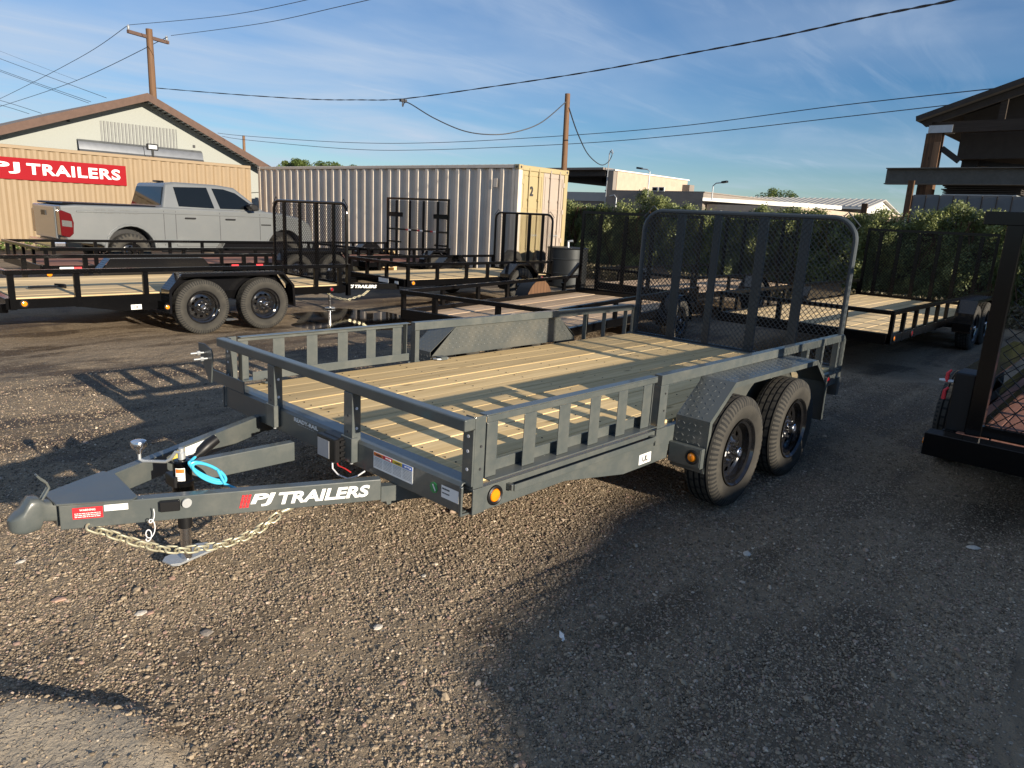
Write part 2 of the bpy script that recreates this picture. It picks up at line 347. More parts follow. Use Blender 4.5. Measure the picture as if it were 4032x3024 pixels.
# tread plate lugs -----------------------------------------------------------
def lugs(b, o, u, v, w, h, p=.036, l=.024, wd=.0075, ht=.0022, inside=None):
    """raised lozenges in alternating directions on a flat face"""
    o = Vector(o); u = Vector(u).normalized(); v = Vector(v).normalized(); n = u.cross(v)
    for i in range(int(w/p)):
        for j in range(int(h/p)):
            a = (i+.5)*p; c = (j+.5)*p
            if inside and not inside(a, c): continue
            ang = R(45) if (i+j) % 2 else R(-45)
            d = u*math.cos(ang)+v*math.sin(ang); e = n.cross(d); q = o+u*a+v*c
            b.add([q-d*l/2, q-e*wd/2, q+d*l/2, q+e*wd/2, q-d*l*.25+n*ht, q+d*l*.25+n*ht], [(0, 1, 4), (1, 5, 4), (1, 2, 5), (2, 3, 5), (3, 4, 5), (3, 0, 4)])
# ------------------------------------------------------------------ wheels
SEG = 132
def tyre_mesh(r=.343, w=.2, seg=SEG, rimr=.205):
    h = w/2; k = r/.343
    pf = [(-h*.78, rimr), (-h*.9, rimr+.008), (-h*1.0, rimr+.04), (-h*1.045, rimr+.07), (-h*1.0, r-.050*k), (-h*.945, r-.025*k), (-h*.83, r-.008*k), (-h*.72, r-.002)]
    for g in (-.55, -.18, .18, .55):
        c = g*h; pf += [(c-.006, r), (c-.0055, r-.010), (c+.0055, r-.010), (c+.006, r)]
    pf += [(h*.72, r-.002), (h*.83, r-.008*k), (h*.945, r-.025*k), (h*1.0, r-.050*k), (h*1.03, rimr+.07), (h*.9, rimr+.008), (h*.78, rimr)]
    n = len(pf)
    def mod(i, q, a, rr):
        if i in (5, 6, n-6, n-7) and q % 3 == 0: rr -= .003; a *= .992
        if 9 < i < n-10 and q % 4 == (i//4) % 4: rr -= .003
        return a, rr
    b = MB(); b.lathe(pf, seg, mod=mod); me = b.mesh('tyre'); me.materials.append(TYRE); me.materials.append(RUB); me.shade_smooth()
    for i, p in enumerate(me.polygons):
        q = i % (n-1)
        if q >= 8 and q < n-8 and (q-8) % 4 in (0, 1, 2): p.material_index = 1
        elif 8 < q < n-9 and (i//(n-1)) % 4 == (q//4) % 4: p.material_index = 1
        elif q in (4, 5, 6, n-6, n-7, n-8) and (i//(n-1)) % 2 == 0: p.material_index = 1
    try: me.set_sharp_from_angle(angle=R(28))
    except Exception: pass
    return me
def rim_mesh(rimr=.197, w=.2, holes=10):
    h = w/2; b = MB(); seg = holes*8
    pf = [(-h*.9, rimr), (-h*.98, rimr+.002), (-h*.98, rimr-.006), (-h*.8, rimr-.014), (-h*.72, rimr-.03), (-h*.28, rimr-.034), (-h*.2, rimr-.045), (-h*.28, .132), (-h*.32, .104), (-h*.3, .09), (-h*.42, .07), (-h*.42, .04)]
    b.lathe(pf, seg, skip=lambda i, k: i == 7 and k % 8 in (1, 2, 3, 4))
    b.lathe([(h*.9, rimr), (h*.3, rimr-.03), (-h*.2, rimr-.03)], seg)
    b.cyl((0, 0, 0), .085, h*.1, h*.3, seg=24)     # drum behind
    me = b.mesh('rim'); me.materials.append(RIM); me.shade_smooth()
    try: me.set_sharp_from_angle(angle=R(30))
    except Exception: pass
    return me
def hub_mesh(h=.1):
    b = MB(); b.lathe([(-.02, .04), (-h*.62, .037), (-h*.95, .033), (-h*1.0, .028), (-h*1.0, .02), (-h*.9, .019), (-h*.9, 0)], 24)
    for k in range(6):
        a = k*math.pi/3; b.cyl((.062*math.cos(a), 0, .062*math.sin(a)), .0105, -h*.42, -h*.66, seg=6)
    me = b.mesh('hub_cap'); me.materials.append(CHROME); me.shade_smooth()
    try: me.set_sharp_from_angle(angle=R(30))
    except Exception: pass
    return me
TY = tyre_mesh(); RM = rim_mesh(rimr=.207); HB = hub_mesh()
def wheel(parent, x, y, z=.34, side=-1, sticker=True):
    w = link('wheel', TY, parent, loc=(x, y, z), rot=(0, rng.uniform(0, 6), 0 if side < 0 else math.pi)); 
    link('rim', RM, w); link('hub_cap', HB, w)
    if sticker: 
        d = MB(); d.add([(.085, -.052, -.014), (.13, -.052, -.014), (.13, -.052, .014), (.085, -.052, .014)], [(0, 1, 2, 3)]); d.build('sticker', WHITE, w, fix=False)
    return w
# ------------------------------------------------------------------ trailer parts
def fender(parent, y_in, y_out, P, mp, rim=True, lug=True, wall_z=.5, wall=True, name='fender'):
    b = MB(); lo, hi = min(y_in, y_out), max(y_in, y_out)
    cx = (P[0][0]+P[-1][0])/2; cz = min(p[1] for p in P)
    Q = []
    for i, p in enumerate(P):
        a = Vector(P[max(i-1, 0)]); c = Vector(P[min(i+1, len(P)-1)]); t = (c-a).normalized(); nrm = Vector((t.y, -t.x)); Q.append(Vector(p)+nrm*.004)
    for i in range(len(P)-1):
        a, c, d, e = P[i], P[i+1], Q[i+1], Q[i]
        b.add([(a[0], lo, a[1]), (c[0], lo, c[1]), (d[0], lo, d[1]), (e[0], lo, e[1]), (a[0], hi, a[1]), (c[0], hi, c[1]), (d[0], hi, d[1]), (e[0], hi, e[1])],
              [(0, 1, 5, 4), (3, 7, 6, 2), (0, 3, 2, 1), (4, 5, 6, 7)])
    f = b.build(name, mp, parent, smooth=False)
    if rim:
        Q2 = []
        for i, p in enumerate(P):
            a = Vector(P[max(i-1, 0)]); c = Vector(P[min(i+1, len(P)-1)]); t = (c-a).normalized(); nrm = Vector((t.y, -t.x)); k = .034 if 0 < i < len(P)-1 else .03
            Q2.append(Vector(p)+nrm*k)
        s = -1 if y_out < y_in else 1; yo0, yo1 = (y_out-.004, y_out+.001) if s < 0 else (y_out-.001, y_out+.004)
        r = MB()
        for i in range(len(P)-1):
            a, c, d, e = P[i], P[i+1], Q2[i+1], Q2[i]
            r.prism([(a[0], a[1]), (c[0], c[1]), (d[0], d[1]), (e[0], e[1])], 'y', yo0, yo1)
        r.build('fender_lip', GREY if mp is PLATE else mp, f)
    if lug:
        l = MB()
        for i in range(len(P)-1):
            a = Vector((P[i][0], hi, P[i][1])); c = Vector((P[i+1][0], hi, P[i+1][1])); d = c-a
            lugs(l, a, (0, -1, 0), d, hi-lo, d.length)
        l.build('tread_lugs', mp, f, fix=False, kind='stuff')
    if wall:
        s = -1 if y_out < y_in else 1
        yw = y_in-s*.004
        def at(z, i, j):
            (x0, z0), (x1, z1) = P[i], P[j]
            return x0+(x1-x0)*(z-z0)/(z1-z0)
        pts = [(at(wall_z, 1, 2) if wall_z > P[1][1] else P[1][0], wall_z), P[2], P[3], (at(wall_z, 4, 3) if wall_z > P[4][1] else P[4][0], wall_z)] if len(P) >= 6 else [(P[0][0], wall_z)]+list(P[1:-1])+[(P[-1][0], wall_z)]
        w = MB().prism([(p[0], p[1]-.001) for p in pts], 'y', min(yw, yw-s*.004), max(yw, yw-s*.004)).build('inner_wall', mp, f)
        if lug:
            l = MB(); x0 = min(p[0] for p in pts); x1 = max(p[0] for p in pts); zt = max(p[1] for p in pts)
            def ins(a, c):
                x = x0+a; z = wall_z+c
                if z > zt-.015: return False
                fr = (z-wall_z)/(zt-wall_z); return x > pts[0][0]+(pts[1][0]-pts[0][0])*fr+.02 and x < pts[-1][0]+(pts[-2][0]-pts[-1][0])*fr-.02
            if s > 0: lugs(l, (x0, yw-.004, wall_z+.006), (1, 0, 0), (0, 0, 1), x1-x0, zt-wall_z, inside=lambda a, c: c > .03 and ins(a, c))
            if l.v: l.build('tread_lugs', mp, f, fix=False, kind='stuff')
    return f
def lamp(parent, o, n=(0, -1, 0), r=.03, m=None, name='marker_lamp', grommet=True):
    q = Vector(n).to_track_quat('-Y', 'Z')
    b = MB().lathe([(0, 0), (-.012, 0), (-.011, r*.5), (-.008, r*.85), (0, r)], 24)
    l = b.build(name, m or AMBER, parent, smooth=True, loc=o); l.rotation_euler = q.to_euler()
    if grommet:
        MB().lathe([(.002, r*1.5), (-.006, r*1.45), (-.0095, r*1.2), (-.006, r*.98), (.002, r*.98)], 24).build('grommet', BPLAST, l, smooth=True)
    return l
def gate(parent, x, y0, y1, z0, z1, rad, bars, mf, mm, cw=.047, ch=.026, side=-1, tube=.024, rung=None, lean=0, latches=True, mesh_t=.0036):
    r = rad; path = [(x, y0, z0)]
    for k in range(9):
        a = math.pi-k*math.pi/16; path.append((x, y0+r+r*math.cos(a), z1-r+r*math.sin(a))) if r > .03 else None
    for k in range(9):
        a = math.pi/2-k*math.pi/16; path.append((x, y1-r+r*math.cos(a), z1-r+r*math.sin(a))) if r > .03 else None
    if r <= .03: path += [(x, y0, z1), (x, y1, z1)]
    path.append((x, y1, z0))
    g = MB()
    if r > .03: g.tube(path, tube, 10)
    else:
        g.beam((x, y0, z0), (x, y0, z1), .045, .045, (1, 0, 0)); g.beam((x, y1, z0), (x, y1, z1), .045, .045, (1, 0, 0)); g.beam((x, y0-.022, z1+.018), (x, y1+.022, z1+.018), .044, .05)
    gf = g.build('gate', mf, parent, smooth=r > .03)
    MB().beam((x, y0+.02, z0+.02), (x, y1-.02, z0+.02), .04, .05).build('hinge_bar', mf, gf)
    for (yb, wb) in bars:
        b = MB().box(x-.018, x+.012, yb-wb/2, yb+wb/2, z0+.03, z1-tube*.8)
        b.build('gate_bar', mf, gf, bevel=.003)
    def ins(y, z):
        Y = y+.0; Z = z+0
        w = y1-y0-.02; h = z1-z0-.02
        if rad > .03:
            for (cy, cz, sy) in ((rad, h-rad, -1), (w-rad, h-rad, 1)):
                if Z > cz and (Y-cy)*sy > 0 and math.hypot(Y-cy, Z-cz) > rad: return False
        return True
    me = expanded(y1-y0-.02, z1-z0-.03, cw, ch, t=mesh_t, inside=ins)
    me.materials.append(mm)
    link('expanded_mesh', me, gf, loc=(x+side*.024, y0+.01, z0+.02), kind='stuff')
    if latches:
        for (yy, s) in ((y0, -1), (y1, 1)):
            a = Vector((x, yy-s*(r*.28), z1-r*.28)); d = Vector((0, s*.7, .7)); t = Vector((0, s*.7, -.7))
            b = MB(); p = [a-t*.1, a-t*.1+d*.05, a+t*.06+d*.05, a+t*.06]; b.tube(p, .006, 6); b.build('latch_loop', mf, gf)
    return gf
def planks(parent, x0, x1, y0, y1, zt, n, m, th=.036, gap=.004, along='x'):
    w = ((y1-y0) if along == 'x' else (x1-x0))/n; me = None
    for i in range(n):
        if me is None:
            b = MB(); b.box(x0, x1, gap/2, w-gap/2, -th, 0) if along == 'x' else b.box(gap/2, w-gap/2, y0, y1, -th, 0)
            o = b.build('plank', m, parent, bevel=.006, seg=2); me = o.data
        else: o = link('plank', me, parent, bevel=.006, seg=2)
        tz = rng.uniform(-.0015, .0015)
        if along == 'x': o.location = (rng.uniform(-.003, .003), y0+i*w, zt+tz); o.rotation_euler = (rng.uniform(-.006, .008), 0, 0)
        else: o.location = (x0+i*w, 0, zt+tz)
def springs(parent, y, xs, m=None):
    b = MB()
    for x in xs: b.tube([(x-.33, y, .40), (x-.17, y, .345), (x, y, .325), (x+.17, y, .345), (x+.33, y, .40)], .018, 6)
    for x in (xs[0]-.33, (xs[0]+xs[-1])/2, xs[-1]+.33): b.box(x-.03, x+.03, y-.02, y+.02, .36, .46)
    b.build('spring', m or BPLAST, parent)
# ------------------------------------------------------------------ the grey trailer
def hero():
    T = thing('utility_trailer', 'large charcoal grey tandem utility trailer with slatted rails and pale plank deck, nearest', 'trailer')
    T.location = (0, 0, .023); T.rotation_euler = (0, .0096, 0)
    G = GREY; Wd = 2.2; ZR = .83; dz = .528; bv = dict(bevel=.003, seg=2)
    # side frames (near and far): deep profile, with the deep gusset ahead of the wheels
    def frame(y0, y1):
        pts = [(0, .404), (.62, .404), (1.14, .318), (1.595, .318), (1.595, .40), (4.42, .40), (4.42, .512), (0, .512)]
        return MB().prism(pts, 'y', y0, y1).build('side_frame', G, T, **bv)
    frame(0, .006); frame(Wd-.006, Wd)
    for y0, y1 in ((.006, .05), (Wd-.05, Wd-.006)):
        MB().box(0, 4.42, y0, y1, .505, .512).build('frame_flange', G, T); MB().box(0, 4.42, y0, y1, .40, .408).build('frame_flange', G, T)
    # header with folded top lip
    hd = MB().prism([(-.035, .404), (-.025, .404), (.02, .404), (.02, .41), (-.027, .41), (-.027, .522), (-.02, .534), (.062, .534), (.062, .54), (-.024, .54), (-.035, .526)], 'y', .035, Wd-.035).build('front_header', G, T, **bv)
    MB().prism([(-.047, .398), (.02, .398), (.02, .405), (-.037, .408), (-.035, .532), (-.047, .528)], 'y', .018, .034).build('end_plate', G, T, **bv)
    MB().prism([(-.047, .398), (.02, .398), (.02, .405), (-.037, .408), (-.035, .532), (-.047, .528)], 'y', Wd-.034, Wd-.018).build('end_plate', G, T, **bv)
    # under-deck cross members
    for k in range(9): MB().box(.25+k*.5, .29+k*.5, .05, Wd-.05, .41, .49).build('cross_member', G, T)
    planks(T, .066, 4.38, .052, Wd-.052, dz, 12, PINE)
    sb = MB(); pw = (Wd-.104)/12
    for i in range(12):
        for x in (.16, .77, 1.27, 1.77, 2.27, 2.77, 3.27, 3.77, 4.3):
            for q in (.27, .73): sb.cyl((x+rng.uniform(-.008, .008), .052+pw*(i+q), 0), .0042, dz-.001, dz+.0025, 'z', 6)
    sb.build('deck_screws', BPLAST, T, fix=False, kind='stuff')
    MB().box(4.383, 4.43, .006, Wd-.006, .40, .531).build('rear_header', G, T, **bv)
    # ---- near side, front section
    def side(sy, Y):   # sy=+1 : near (out towards -y); -1 mirrored to the far side
        def bx(x0, x1, a, b, z0, z1, name, bev=True, m=G, par=T): 
            y0, y1 = Y+sy*a, Y+sy*b
            return MB().box(x0, x1, min(y0, y1), max(y0, y1), z0, z1).build(name, m, par, bevel=.0025 if bev else 0, seg=2)
        # corner angle post
        p = bx(0, .06, -.001, .006, .515, ZR, 'corner_post'); bx(0, .006, .0065, .06, .515, ZR, 'corner_post')
        for z in (.60, .70): MB().cyl((.035, 0, z), .006, Y-sy*.004-.001, Y-sy*.004+.001, seg=10).build('bolt_hole', INK, p)
        bx(.0, .072, -.004, .004, .40, .514, 'corner_gusset')
        # removable slatted panel
        bx(.066, 1.40, .0, .05, ZR-.006, ZR, 'top_rail'); bx(.068, 1.40, -.001, .005, ZR-.034, ZR-.0065, 'top_rail')
        bx(.07, .135, .0, .006, .552, ZR-.035, 'end_upright'); bx(.07, .076, .0065, .05, .552, ZR-.035, 'end_upright')
        bx(.07, 1.39, -.032, .045, .545, .551, 'bottom_rail'); bx(.137, 1.39, .0455, .051, .545, .602, 'bottom_rail')
        me = None
        for x in (.304, .549, .792, 1.032, 1.268):
            if me is None: s = bx(0, .082, -.0005, .0055, .5515, ZR-.035, 'slat'); me = s.data; s.location.x = x
            else: link('slat', me, T, loc=(x, 0, 0), bevel=.0025, seg=2)
        bx(1.362, 1.368, .0, .05, .5515, ZR-.0065, 'end_upright')
        # rub rail standing off the frame
        r = bx(.215, 1.36, -.044, -.036, .466, .498, 'rub_rail'); bx(.205, .226, -.0355, -.0005, .468, .496, 'rub_rail_end'); bx(1.36, 1.40, -.0355, -.0005, .468, .496, 'rub_rail_end')
        # break post + pocket
        p = bx(1.444, 1.525, -.001, .006, .515, ZR-.0605, 'break_post'); bx(1.444, 1.45, .0065, .055, .515, ZR-.0605, 'break_post')
        for z in (.62, .72): MB().cyl((1.495, 0, z), .006, Y-sy*.004-.001, Y-sy*.004+.001, seg=10).build('bolt_hole', INK, p)
        bx(1.425, 1.54, -.012, -.0005, .425, .52, 'stake_pocket')
        # rail beside the fender
        bx(1.444, 4.40, -.002, .05, ZR-.06, ZR, 'fender_rail')
        for x in (3.60, 3.92, 4.3):
            p = bx(x, x+.05, .002, .008, .40, ZR-.061, 'rear_post'); bx(x, x+.006, .0085, .05, .515, ZR-.061, 'rear_post')
            for z in (.56, .64, .72): MB().cyl((x+.032, 0, z), .005, Y-.001+sy*.002, Y+.001+sy*.002, seg=8).build('bolt', ZINC, p)
        b = MB(); a = [(4.40, Y+sy*.02, ZR-.03), (4.44, Y+sy*.02, ZR-.03), (4.46, Y+sy*.02, ZR-.05), (4.46, Y+sy*.02, .42)]
        b.tube(a, .022, 8); b.build('rear_hoop', G, T, smooth=True)
        bx(4.36, 4.42, -.02, .06, .30, .46, 'bumper_stub')
    side(1, 0); side(-1, Wd)
    # front cross rail with two posts in pockets
    MB().box(-.064, -.012, -.004, Wd+.004, ZR-.052, ZR).build('front_rail', G, T, bevel=.006, seg=3)
    MB().box(-.012, .0, .002, .05, ZR-.05, ZR-.004).build('rail_bracket', G, T); MB().box(-.012, .0, Wd-.05, Wd-.002, ZR-.05, ZR-.004).build('rail_bracket', G, T)
    for yc in (.815, 1.553):
        p = MB().box(-.063, -.013, yc-.037, yc+.037, .445, ZR-.0525).build('front_post', G, T, bevel=.004, seg=2)
        k = MB(); k.box(-.073, -.0365, yc-.046, yc-.0375, .43, .555); k.box(-.073, -.0365, yc+.0375, yc+.046, .43, .555); k.box(-.073, -.0635, yc-.037, yc+.037, .43, .555)
        k.build('stake_pocket', G, T, bevel=.002)
        MB().cyl((-.055, yc-.02, 0), .008, .418, .43, axis='z', seg=10).build('bolt', ZINC, p)
        for z in (.60, .70): MB().cyl((-.038, 0, z), .0075, yc-.0385, yc-.0365, seg=12).build('bolt', WHW, p)
        for z in (.58, .66): MB().lathe([(-.0640, 0), (-.0640, .007), (-.0625, .007)], 12, (0, yc+.0, z), 'x').build('bolt_hole', INK, p)
    # header stake at the corners, seen edge-on with bolts
    for Y, s in ((.03, 1), (Wd-.03, -1)):
        p = MB().box(-.0105, -.001, min(Y-s*.03, Y+s*.03), max(Y-s*.03, Y+s*.03), .53, ZR-.053).build('corner_post_flange', G, T)
        for z in (.60, .68, .745): MB().lathe([(-.0115, 0), (-.0115, .0075), (-.01, .0075)], 12, (0, Y, z), 'x').build('bolt', WHW, p)
    # fenders
    P = [(1.637, .268), (1.645, .575), (1.916, .772), (3.22, .768), (3.49, .57), (3.50, .268)]
    fender(T, -.003, -.215, P, PLATE, wall_z=.40); fender(T, Wd+.003, Wd+.235, P, PLATE, wall_z=.532)
    d = MB().prism([(1.86, .5125), (2.3, .42), (2.6, .42), (3.15, .5125)], 'y', -.005, -.001).build('axle_gusset', G, T)
    MB().cyl((2.36, 0, .68), .02, -.0075, -.0055, seg=16).build('wall_tag', WHITE, T)
    # lamp box ahead of the near fender
    b = MB().box(1.598, 1.634, -.214, .0-.002, .300, .42).build('lamp_box', G, T, bevel=.003); MB().box(1.631, 1.634, -.214, -.002, .27, .2995).build('lamp_box', PLATE, T)
    MB().box(1.593, 1.5975, -.206, -.112, .312, .413).build('lamp_plate', G, T)
    lamp(T, (1.592, -.159, .363), (-1, 0, 0), .029)
    lamp(T, (.134, -.001, .458), (0, -1, 0), .031)
    lamp(T, (4.15, -.002, .46), (0, -1, 0), .028, REDL, 'tail_lamp')
    lamp(T, (4.432, .25, .46), (1, 0, 0), .05, REDL, 'tail_lamp'); lamp(T, (4.432, 1.95, .46), (1, 0, 0), .05, REDL, 'tail_lamp')
    for x in (1.98, 2.818):
        wheel(T, x, -.170, .338); wheel(T, x, Wd+.170, .338, side=1)
        MB().cyl((x, 0, .338), .04, .02, Wd-.02, seg=12).build('axle', BPLAST, T)
    springs(T, .03, (1.98, 2.818)); springs(T, Wd-.03, (1.98, 2.818))
    # gate
    g = gate(T, 4.472, .055, 2.145, .50, 1.80, .20, [(1.72, .088), (1.325, .072), (.87, .092), (.475, .088)], GREY_SHADED, GREYM, mesh_t=.0065)
    # tongue
    def bar(a, b, name='tongue_bar'):
        a = Vector(a); b = Vector(b); m = MB(); d = (b-a).normalized(); sd = Vector((-d.y, d.x, 0)); s = -1 if (a.y+b.y)/2 > 1.1 else 1
        m.beam(a, b, .05, .102); return m.build(name, G, T, bevel=.004, seg=2)
    bar((-1.235, 1.055, .388), (-.092, .515, .388)); bar((-1.235, 1.165, .388), (.02, 1.79, .388))
    bar((-.66, 1.232, .39), (-.13, 1.218, .39), 'centre_bar')
    # dark sub-frame below the header that the tongue runs into
    MB().beam((-.09, .515, .365), (.6, .2, .365), .045, .075).build('sub_frame', G, T); MB().beam((.02, 1.79, .365), (.6, 2.05, .365), .045, .075).build('sub_frame', G, T)
    MB().prism([(-.085, .39), (.12, .39), (.05, .30), (-.06, .30)], 'y', .5, .545).build('sub_frame_gusset', G, T)
    MB().prism([(-.255+.0-1.0, 1.03), (-1.255, 1.185), (-1.0, 1.31), (-.97, 1.25), (-.99, .93), (-1.02, .905)], 'z', .4405, .449).build('coupler_plate', G, T, bevel=.003)
    MB().prism([(-1.245, .337), (-1.0, .337), (-1.0, .4395), (-1.245, .4395)], 'y', 1.075, 1.145).build('coupler_channel', G, T, bevel=.003)
    # coupler: lofted socket
    c = MB(); st = [(-1.235, .355, .440, .037), (-1.275, .365, .446, .037), (-1.290, .368, .462, .041), (-1.302, .340, .470, .046), (-1.325, .336, .473, .045), (-1.340, .335, .455, .047), (-1.352, .336, .432, .048), (-1.374, .340, .416, .044), (-1.390, .347, .404, .033), (-1.399, .358, .392, .016)]
    n = 18; vs = []
    for (x, z0, z1, hw) in st:
        for k in range(n):
            a = 2*math.pi*(k+.5)/n; ca, sa = math.cos(a), math.sin(a); e = .36
            vs.append((x, 1.11+hw*math.copysign(abs(ca)**e, ca), (z0+z1)/2+(z1-z0)/2*math.copysign(abs(sa)**e, sa)))
    fs = [(i*n+k, i*n+(k+1) % n, (i+1)*n+(k+1) % n, (i+1)*n+k) for i in range(len(st)-1) for k in range(n)]+[tuple(range(n)), tuple((len(st)-1)*n+k for k in range(n))]
    c.add(vs, fs); cp = c.build('coupler', G, T, smooth=True)
    l = MB(); pth = [(-1.283, .452), (-1.268, .475), (-1.255, .497), (-1.262, .520), (-1.278, .536), (-1.292, .556)]
    for s in (-.012, .012): l.tube([(x, 1.11+s, z) for x, z in pth], .0045, 6)
    for i in range(len(pth)-1): l.beam((pth[i][0], 1.11, pth[i][1]), (pth[i+1][0], 1.11, pth[i+1][1]), .022, .004, (1, 0, .6))
    l.build('latch_lever', G, cp)
    # warning stickers on the coupler end of the near bar (bar face direction)
    A = Vector((-1.235, 1.055, 0)); B = Vector((-.092, .515, 0)); d = (B-A).normalized(); nrm = Vector((-d.y, d.x, 0)); nrm = -nrm if nrm.y > 0 else nrm
    def on_bar(s, z, o=.0255): p = A+d*s+nrm*o; return (p.x, p.y, z)
    U = d; V = Vector((0, 0, 1))
    s1 = decal('warning_decal', REDD, T, on_bar(.045, .378), U, V, .105, .047, label='red warning sticker')
    text('lettering', 'WARNING', WHITE, s1, on_bar(.07, .411, .028), U, V, .055, .0085, off=.01)
    printed_lines('small_print', WHITE, s1, on_bar(.052, .383, .0265), U, V, .09, .022, 3)
    s2 = decal('number_decal', WHITE, T, on_bar(.155, .402), U, V, .085, .026, label='white sticker'); printed_lines('small_print', GINK, s2, on_bar(.158, .405, .0265), U, V, .08, .02, 3)
    # PJ TRAILERS lettering with its red bars
    o0 = .655; w0 = .605
    lg = MB()
    for k in range(3):
        x = o0+.002+k*.0135
        for (a, b2) in ((0, .2), (.23, .3), (.33, .62), (.65, .78), (.81, 1)):
            z0, z1 = .362+.058*a, .362+.058*b2; sh = .014
            p = [Vector(on_bar(x+sh*a, z0, .027)), Vector(on_bar(x+.010+sh*a, z0, .027)), Vector(on_bar(x+.010+sh*b2, z1, .027)), Vector(on_bar(x+sh*b2, z1, .027))]
            lg.add(p, [(0, 1, 2, 3)])
    lg.build('logo_bars', REDD, T, fix=False)
    def strokes(off, width): pass
    text('lettering', 'PJ', WHITE, T, on_bar(o0+.047, .362), U, V, .105, .058, off=.035, shear=.22)
    text('lettering', 'TRAILERS', WHITE, T, on_bar(o0+.163, .362), U, V, .395, .056, off=.035, shear=.22)
    # jack
    jx, jy = -.735, 1.115
    J = MB().lathe([(.335, .040), (.35, .045), (.40, .045), (.405, .040), (.49, .040), (.497, .034), (.50, 0)], 28, (jx, jy, 0), 'z').build('jack', BLACK, T, smooth=True)
    MB().lathe([(.175, .031), (.37, .031)], 24, (jx, jy, 0), 'z').build('jack_tube', BPLAST, J, smooth=True)
    MB().lathe([(.012, 0), (.012, .024), (.20, .024)], 24, (jx, jy, 0), 'z').build('inner_tube', CHROME, J, smooth=True)
    f = MB().prism([(-.115, -.035), (-.095, -.055), (.095, -.055), (.115, -.035), (.115, .035), (.095, .055), (-.095, .055), (-.115, .035)], 'z', .010, .016)
    fo = f.build('foot_plate', ZINC, J, loc=(-.71, 1.15, 0), rot=(0, 0, R(14)), bevel=.002)
    MB().prism([(-.115, -.03), (-.085, -.055), (.085, -.055), (.115, -.03), (.118, -.03), (.118, .03), (.115, .03), (.085, .055), (-.085, .055), (-.115, .03), (-.118, .03), (-.118, -.03)], 'z', .0165, .021).build('foot_rim', ZINC, J, loc=(-.71, 1.15, 0), rot=(0, 0, R(14)))
    h = MB().lathe([(.5, .016), (.53, .016), (.535, .012), (.552, .012), (.552, 0)], 16, (jx, jy, 0), 'z').build('crank_head', ZINC, J, smooth=True)
    MB().tube([(-.742, 1.105, .535), (-.755, 1.13, .533), (-.768, 1.15, .50), (-.78, 1.175, .481), (-.835, 1.29, .463), (-.846, 1.305, .470), (-.846, 1.306, .505)], .0075, 10).build('crank_arm', ZINC, J, smooth=True)
    MB().lathe([(.497, .01), (.51, .013), (.522, .024), (.532, .033), (.545, .036), (.557, .032), (.563, .02), (.564, 0)], 24, (-.846, 1.306, 0), 'z').build('crank_knob', CHROME, J, smooth=True)
    # label wrapped on the jack
    def patch(m, r, a0, a1, z0, z1, name, par):
        b = MB(); k = 8; vs = []
        for i in range(k+1):
            a = a0+(a1-a0)*i/k
            for z in (z0, z1): vs.append((jx+r*math.cos(a), jy+r*math.sin(a), z))
        b.add(vs, [(2*i, 2*i+2, 2*i+3, 2*i+1) for i in range(k)]); return b.build(name, m, par, fix=False)
    lb = patch(WHITE, .0412, R(205), R(262), .41, .47, 'jack_label', J); patch(ORAD, .0416, R(208), R(259), .448, .466, 'jack_label_band', lb)
    for q in range(3): patch(GINK, .0416, R(212), R(252), .417+q*.01, .421+q*.01, 'small_print', lb)
    # pivot bracket and breakaway switch on the near bar
    br = MB(); p = A+d*.395+nrm*.036
    br.beam((p-d*.04)[:2]+(.405,) if False else tuple((p-d*.04).xy)+(.405,), tuple((p+d*.035).xy)+(.405,), .022, .045); bo = br.build('breakaway_switch', BPLAST, T, bevel=.003)
    q = A+d*.455+nrm*.03; MB().lathe([(-.004, 0), (-.004, .02), (.004, .02), (.004, 0)], 16, (q.x, q.y, .408), 'y').build('pull_pin', ZINC, bo)
    c = MB(); q2 = A+d*.352+nrm*.045; pts = []
    for k in range(46):
        t = k/45; a = t*2*math.pi*3; pts.append((q2.x-.02+.016*math.sin(a)*math.sin(t*math.pi)-.035*t, q2.y, .405-.125*t+.028*math.cos(a)*math.sin(t*math.pi)-.03*math.sin(t*math.pi)))
    c.tube(pts, .0022, 6); c.build('breakaway_cable', WHW, bo, smooth=True)
    b2 = MB().box(-.785, -.745, 1.09, 1.185, .375, .43).build('jack_bracket', BPLAST, T, bevel=.003)
    # far-bar stickers
    A2 = Vector((-1.235, 1.165, 0)); B2 = Vector((.02, 1.79, 0)); d2 = (B2-A2).normalized(); n2 = Vector((d2.y, -d2.x, 0))
    def ob2(s, z, o=.0255): p = A2+d2*s+n2*o; return (p.x, p.y, z)
    s3 = decal('load_decal', WHITE, T, ob2(.72, .375), d2, V, .225, .055, label='white and yellow sticker'); printed_lines('small_print', GINK, s3, ob2(.735, .38, .0265), d2, V, .2, .045, 6)
    s4 = decal('caution_decal', YELD, T, ob2(.635, .375), d2, V, .08, .055); printed_lines('small_print', GINK, s4, ob2(.64, .38, .0265), d2, V, .07, .035, 4)
    # cyan brake cable coil with black plug
    c = MB(); pts = []
    for k in range(100):
        t = k/99; a = t*2*math.pi*2.7+math.pi; q = Vector((-.672+.004*t, 1.0-.014*t, .464-.012*t))+Vector((.074, -.01, -.052))*math.cos(a)*(1-.12*t)+Vector((.012, .0, .026))*math.sin(a)*(.8+.35*t); pts.append(tuple(q))
    pts = [(-.66, 1.05, .545), (-.69, 1.05, .53), (-.725, 1.035, .515)]+pts+[(-.61, .97, .395), (-.57, .93, .372)]
    cc = c.tube(pts, .0066, 10).build('brake_cable', CYAN, T, smooth=True)
